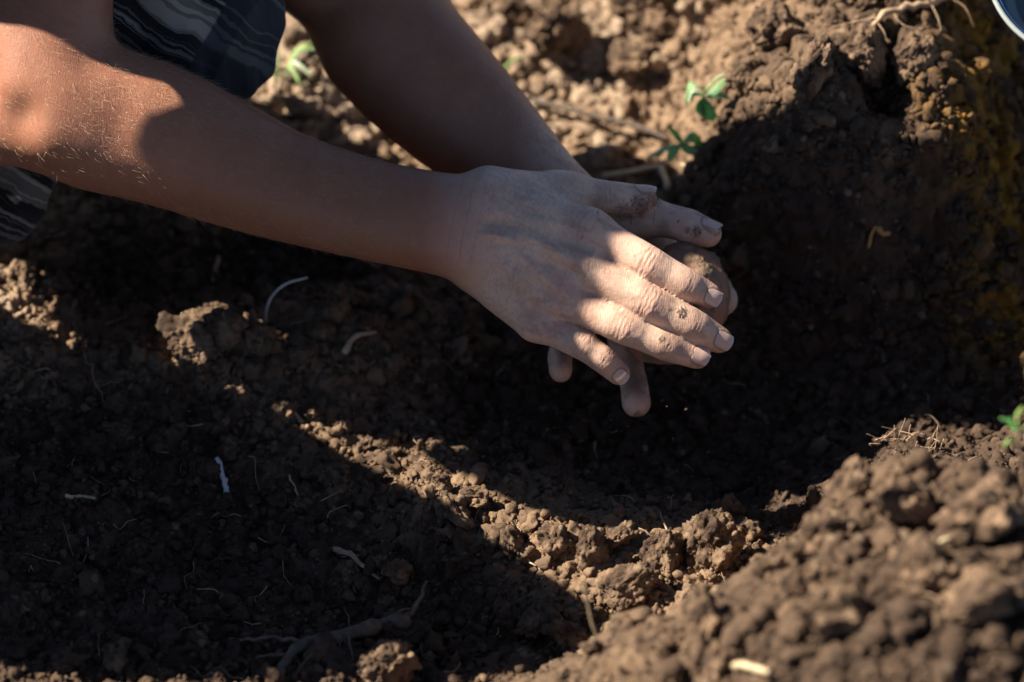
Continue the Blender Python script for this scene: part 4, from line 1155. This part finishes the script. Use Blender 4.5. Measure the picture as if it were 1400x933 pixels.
# loose thread-like rootlets all over the soil
mb = MB(); rng = np.random.default_rng(12); x, y = visible_spots(900, rng); gg, nn_ = ground_at(x, y); ok_ = nn_[:, 2] > .80; x, y, gg = x[ok_][:120], y[ok_][:120], gg[ok_][:120]
for k in range(120):
    L = rng.uniform(.006, .026); th = rng.uniform(0, 2 * PI); d = np.array([math.cos(th), math.sin(th), 0]); c = []
    p = gg[k].copy()
    for s in range(5):
        q, n_ = ground_at(np.array([p[0]]), np.array([p[1]])); c.append(q[0] + n_[0] * rng.uniform(.0008, .0045)); d = d + rng.normal(0, .5, 3) * [1, 1, 0]; p = p + d / np.linalg.norm(d) * L / 4
    mb.tube(curve_pts(c, 9), np.linspace(.00028, .00011, 9) * rng.uniform(.8, 1.7), 4)
o = link('fine_rootlets', mb.mesh('fine_rootlets'), M_ROOT); tag(o, 'fine thread-like rootlets scattered through the soil', 'rootlets', kind='stuff')

# ---- clods one can point to
def clod(px, py, r, label, seed, sink=.35, squash=1.0, group=None):
    g = ground_seen(px, py); v, f = lump(6 if r > 13 else 5, seed, .26, .10)
    v = v * np.array([1, 1, .82 * squash]) * r * .86 / 1000; R = rand_rot(1, np.random.default_rng(seed))[0]
    e = np.eye(3); v = v @ (R if squash == 1 else e)
    me = mesh_np('soil_clod', v, f); o = link('soil_clod', me, M_CLOD)
    o.location = (g + np.array([0, .001, r / 1000 * (.82 - sink)])).tolist()
    return tag(o, label, 'clod', group)
for a in [(262, 480, 17, 'big crumbly sunlit clod at left, pale lower lobe of the pair', 41), (302, 462, 19, 'big crumbly sunlit clod at left, taller lobe on the right of the pair', 42), (192, 474, 8, 'small sunlit clod standing alone left of the big lit pair', 43),
          (300, 508, 9, 'rough clod just below the big lit pair', 44), (352, 462, 9, 'spiky small clod at the foot of the curved grey stalk', 45), (458, 438, 17, 'lit clod mass under the forearm holding a stubby root end', 46), (440, 462, 10, 'rounded lit clod below left of the clod mass under the forearm', 47),
          (500, 452, 8, 'small smooth clod beside the stubby root end', 48), (552, 424, 12, 'low lit clod right under the wrist', 49), (392, 572, 9, 'upright lit crumb cluster beside the brown pod', 50), (425, 575, 7, 'lit crumb right of the brown pod', 51),
          (470, 590, 7, 'lit crumb at the narrow start of the sunlit bank', 52), (497, 618, 7, 'pale round crumb in the narrow part of the sunlit bank', 53), (603, 672, 11, 'lit clod at the upper edge of the sunlit bank', 54), (622, 712, 13, 'broad pale clod in the middle of the sunlit bank', 55),
          (648, 690, 10, 'tall lit clod just right of the broad pale clod', 56), (760, 752, 12, 'round lit clod near the squiggly pale root fibre', 57), (812, 760, 13, 'lit clod in the widest part of the sunlit bank', 58), (846, 742, 11, 'peaked lit clod at the upper rim of the bank', 59), (905, 780, 24, 'large crumbly lit clod at right end of the sunlit bank', 60),
          (968, 768, 23, 'largest lit clod, against the dark pit and the front mound', 61), (1020, 738, 10, 'half shaded clod at the far right tip of the sunlit bank', 62), (862, 810, 15, 'lit clod behind the straw coloured stalk', 63), (780, 885, 16, 'dark edged clod at left foot of the front mound', 64),
          (545, 792, 12, 'dark pointed clod in the shade at bottom centre', 65), (700, 748, 12, 'shaded clod at the lower edge of the sunlit bank', 66), (160, 912, 12, 'lit clod at the bottom edge in the left corner', 67), (530, 930, 20, 'reddish lit clod cut by the bottom edge', 68),
          (1075, 775, 12, 'clod on the left shoulder of the front mound', 70), (1130, 742, 17, 'blurred clod forming the left corner of the front mound', 71), (1160, 690, 18, 'blurred clod at the upper left top of the front mound', 72), (1105, 815, 16, 'blurred pale stone-like clod on the front mound', 73),
          (1230, 700, 19, 'blurred clod at the top middle of the front mound', 74), (1250, 800, 22, 'blurred clod in the middle of the front mound', 75), (1340, 720, 20, 'blurred clod at the right top of the front mound', 76), (1150, 860, 20, 'blurred clod low in the middle of the front mound', 77), (1330, 850, 22, 'blurred clod low on the right of the front mound', 78), (960, 860, 16, 'blurred clod on the left slope of the front mound', 79), (890, 905, 15, 'blurred clod at the left end of the front mound', 80),
          (1060, 60, 22, 'sunlit clod on the left side of the far heap', 81), (1110, 120, 20, 'sunlit clod above the shaded pit wall', 82), (1255, 100, 20, 'sunlit clod on the right of the far heap', 83), (1180, 95, 18, 'sunlit clod in the middle of the far heap', 84), (1020, 120, 17, 'sunlit clod beside the upper seedling', 85),
          (760, 60, 24, 'blurred clod on the open ground beyond the far arm', 86), (860, 100, 22, 'blurred clod on the open ground above the dark twig', 87), (700, 40, 20, 'blurred clod nearest the far elbow', 88), (880, 30, 24, 'blurred clod at the top edge of the open ground', 89)]:
    clod(*a)

# ---- soil grains falling from the hands
rng = np.random.default_rng(31); gm = []
for k in range(4):
    v, f = lump(2, 300 + k, .3); gm.append(mesh_np('falling_grain', v, f)); gm[-1].materials.append(M_CLOD)
for k, (px, py, s) in enumerate([(835, 575, .9), (850, 590, .7), (882, 612, 1.9), (858, 583, .8), (905, 548, 1.0), (912, 556, .8), (938, 560, .9), (968, 618, 1.1), (748, 588, 1.2), (758, 585, .7), (791, 646, 1.1), (802, 598, .7), (945, 652, 1.0), (935, 622, .8), (867, 642, .6),
                              (1000, 437, .7), (1012, 470, .6), (1004, 425, .6), (883, 708, .9), (907, 730, .9), (760, 566, .7), (955, 548, .8), (920, 600, .7), (815, 560, .6)]):
    w = rng.uniform(-45, 5); o = bpy.data.objects.new('falling_grain', gm[k % 4]); COL.objects.link(o)
    o.location = JW(px, py, w).tolist(); s *= .00085 ; o.scale = (s, s, s * 1.5); o.rotation_euler = tuple(rng.uniform(0, 3, 3))
    tag(o, 'tiny soil grain falling through the air around the hands', 'soil grain', 'soil grains falling from the hands')

# ---- enamel basin at the top right corner
def make_basin():
    # rim circle fitted to what shows of it, tipped towards the camera
    c = on_z(1484, -50, .25); e = empty('enamel_basin', c - np.array([0, 0, .07]))
    R = .058
    def lathe(prof, name, mat, n=72):
        prof = np.array(prof); th = np.arange(n) / n * 2 * PI; m = len(prof)
        ring = np.stack([np.outer(prof[:, 0], np.cos(th)), np.outer(prof[:, 0], np.sin(th)), np.repeat(prof[:, 1:2], n, 1)], -1)
        i = np.arange(m * n).reshape(m, n); j = np.roll(i, -1, 1)
        q = np.stack([i[:-1], j[:-1], j[1:], i[1:]], -1).reshape(-1, 4)
        v = ring.reshape(-1, 3)
        ax = unit(np.array([-.05, -.62, .78])); x = unit(np.cross([0, 1, 0], ax)); y = np.cross(ax, x)
        v = np.outer(v[:, 0], x) + np.outer(v[:, 1], y) + np.outer(v[:, 2], ax) + c
        return put(link(name, mesh_np(name, v, q), mat), e)
    en = NT('white_enamel'); co = en.coord(); en.p(Base_Color=en.mix(en.ramp(en.noise(30, 4, .6, co), .5, .75), (.34, .37, .34), (.24, .25, .21)), Roughness=.25)
    bl = NT('blue_enamel'); bl.p(Base_Color=bl.mix(bl.ramp(bl.noise(60, 4, .6, bl.coord()), .45, .7), (.02, .055, .17), (.05, .14, .28)), Roughness=.25)
    lathe([(R * .62, -.066), (R * .72, -.060), (R * .86, -.03), (R * .955, -.004), (R * 1.0, .0), (R * 1.02, -.0015), (R * 1.02, -.0035), (R * .97, -.007), (R * .89, -.032), (R * .75, -.064), (R * .62, -.070)][::-1], 'bowl', en.m)
    lathe([(R * .75, -.0545), (R * .87, -.0255), (R * .945, -.0035), (R * .94, -.0032), (R * .865, -.025), (R * .745, -.054)], 'blue_band', bl.m)
    lathe([(0.0005, -.0665), (R * .62, -.0660), (R * .62, -.070), (0.0005, -.0705)][::-1], 'base', en.m)
    tag(e, 'white enamel basin with a blue band inside its rim at the top right corner', 'basin')
make_basin()
# ------------------------------------------------------------------ light
def make_light():
    w = bpy.data.worlds.new('World'); SC.world = w; w.use_nodes = True
    nt = w.node_tree; bg = nt.nodes['Background']
    sky = nt.nodes.new('ShaderNodeTexSky'); sky.sky_type = 'NISHITA'; sky.sun_disc = False; sky.altitude = 2000; sky.air_density = .6; sky.dust_density = .3
    sky.sun_elevation = SUN_E; sky.sun_rotation = math.atan2(SUND[0], SUND[1])
    nt.links.new(sky.outputs[0], bg.inputs[0]); bg.inputs[1].default_value = .055
    sl = bpy.data.lights.new('sun', 'SUN'); sl.energy = 5.0; sl.angle = math.radians(.5); sl.color = (1, .93, .82)
    so = bpy.data.objects.new('sun', sl); COL.objects.link(so)
    so.rotation_euler = Vector(SUND).to_track_quat('Z', 'Y').to_euler()
    vs = SC.view_settings; vs.view_transform = 'Standard'; vs.look = 'None'; vs.exposure = 1.52; vs.gamma = 1.0; vs.use_curve_mapping = False
make_light()
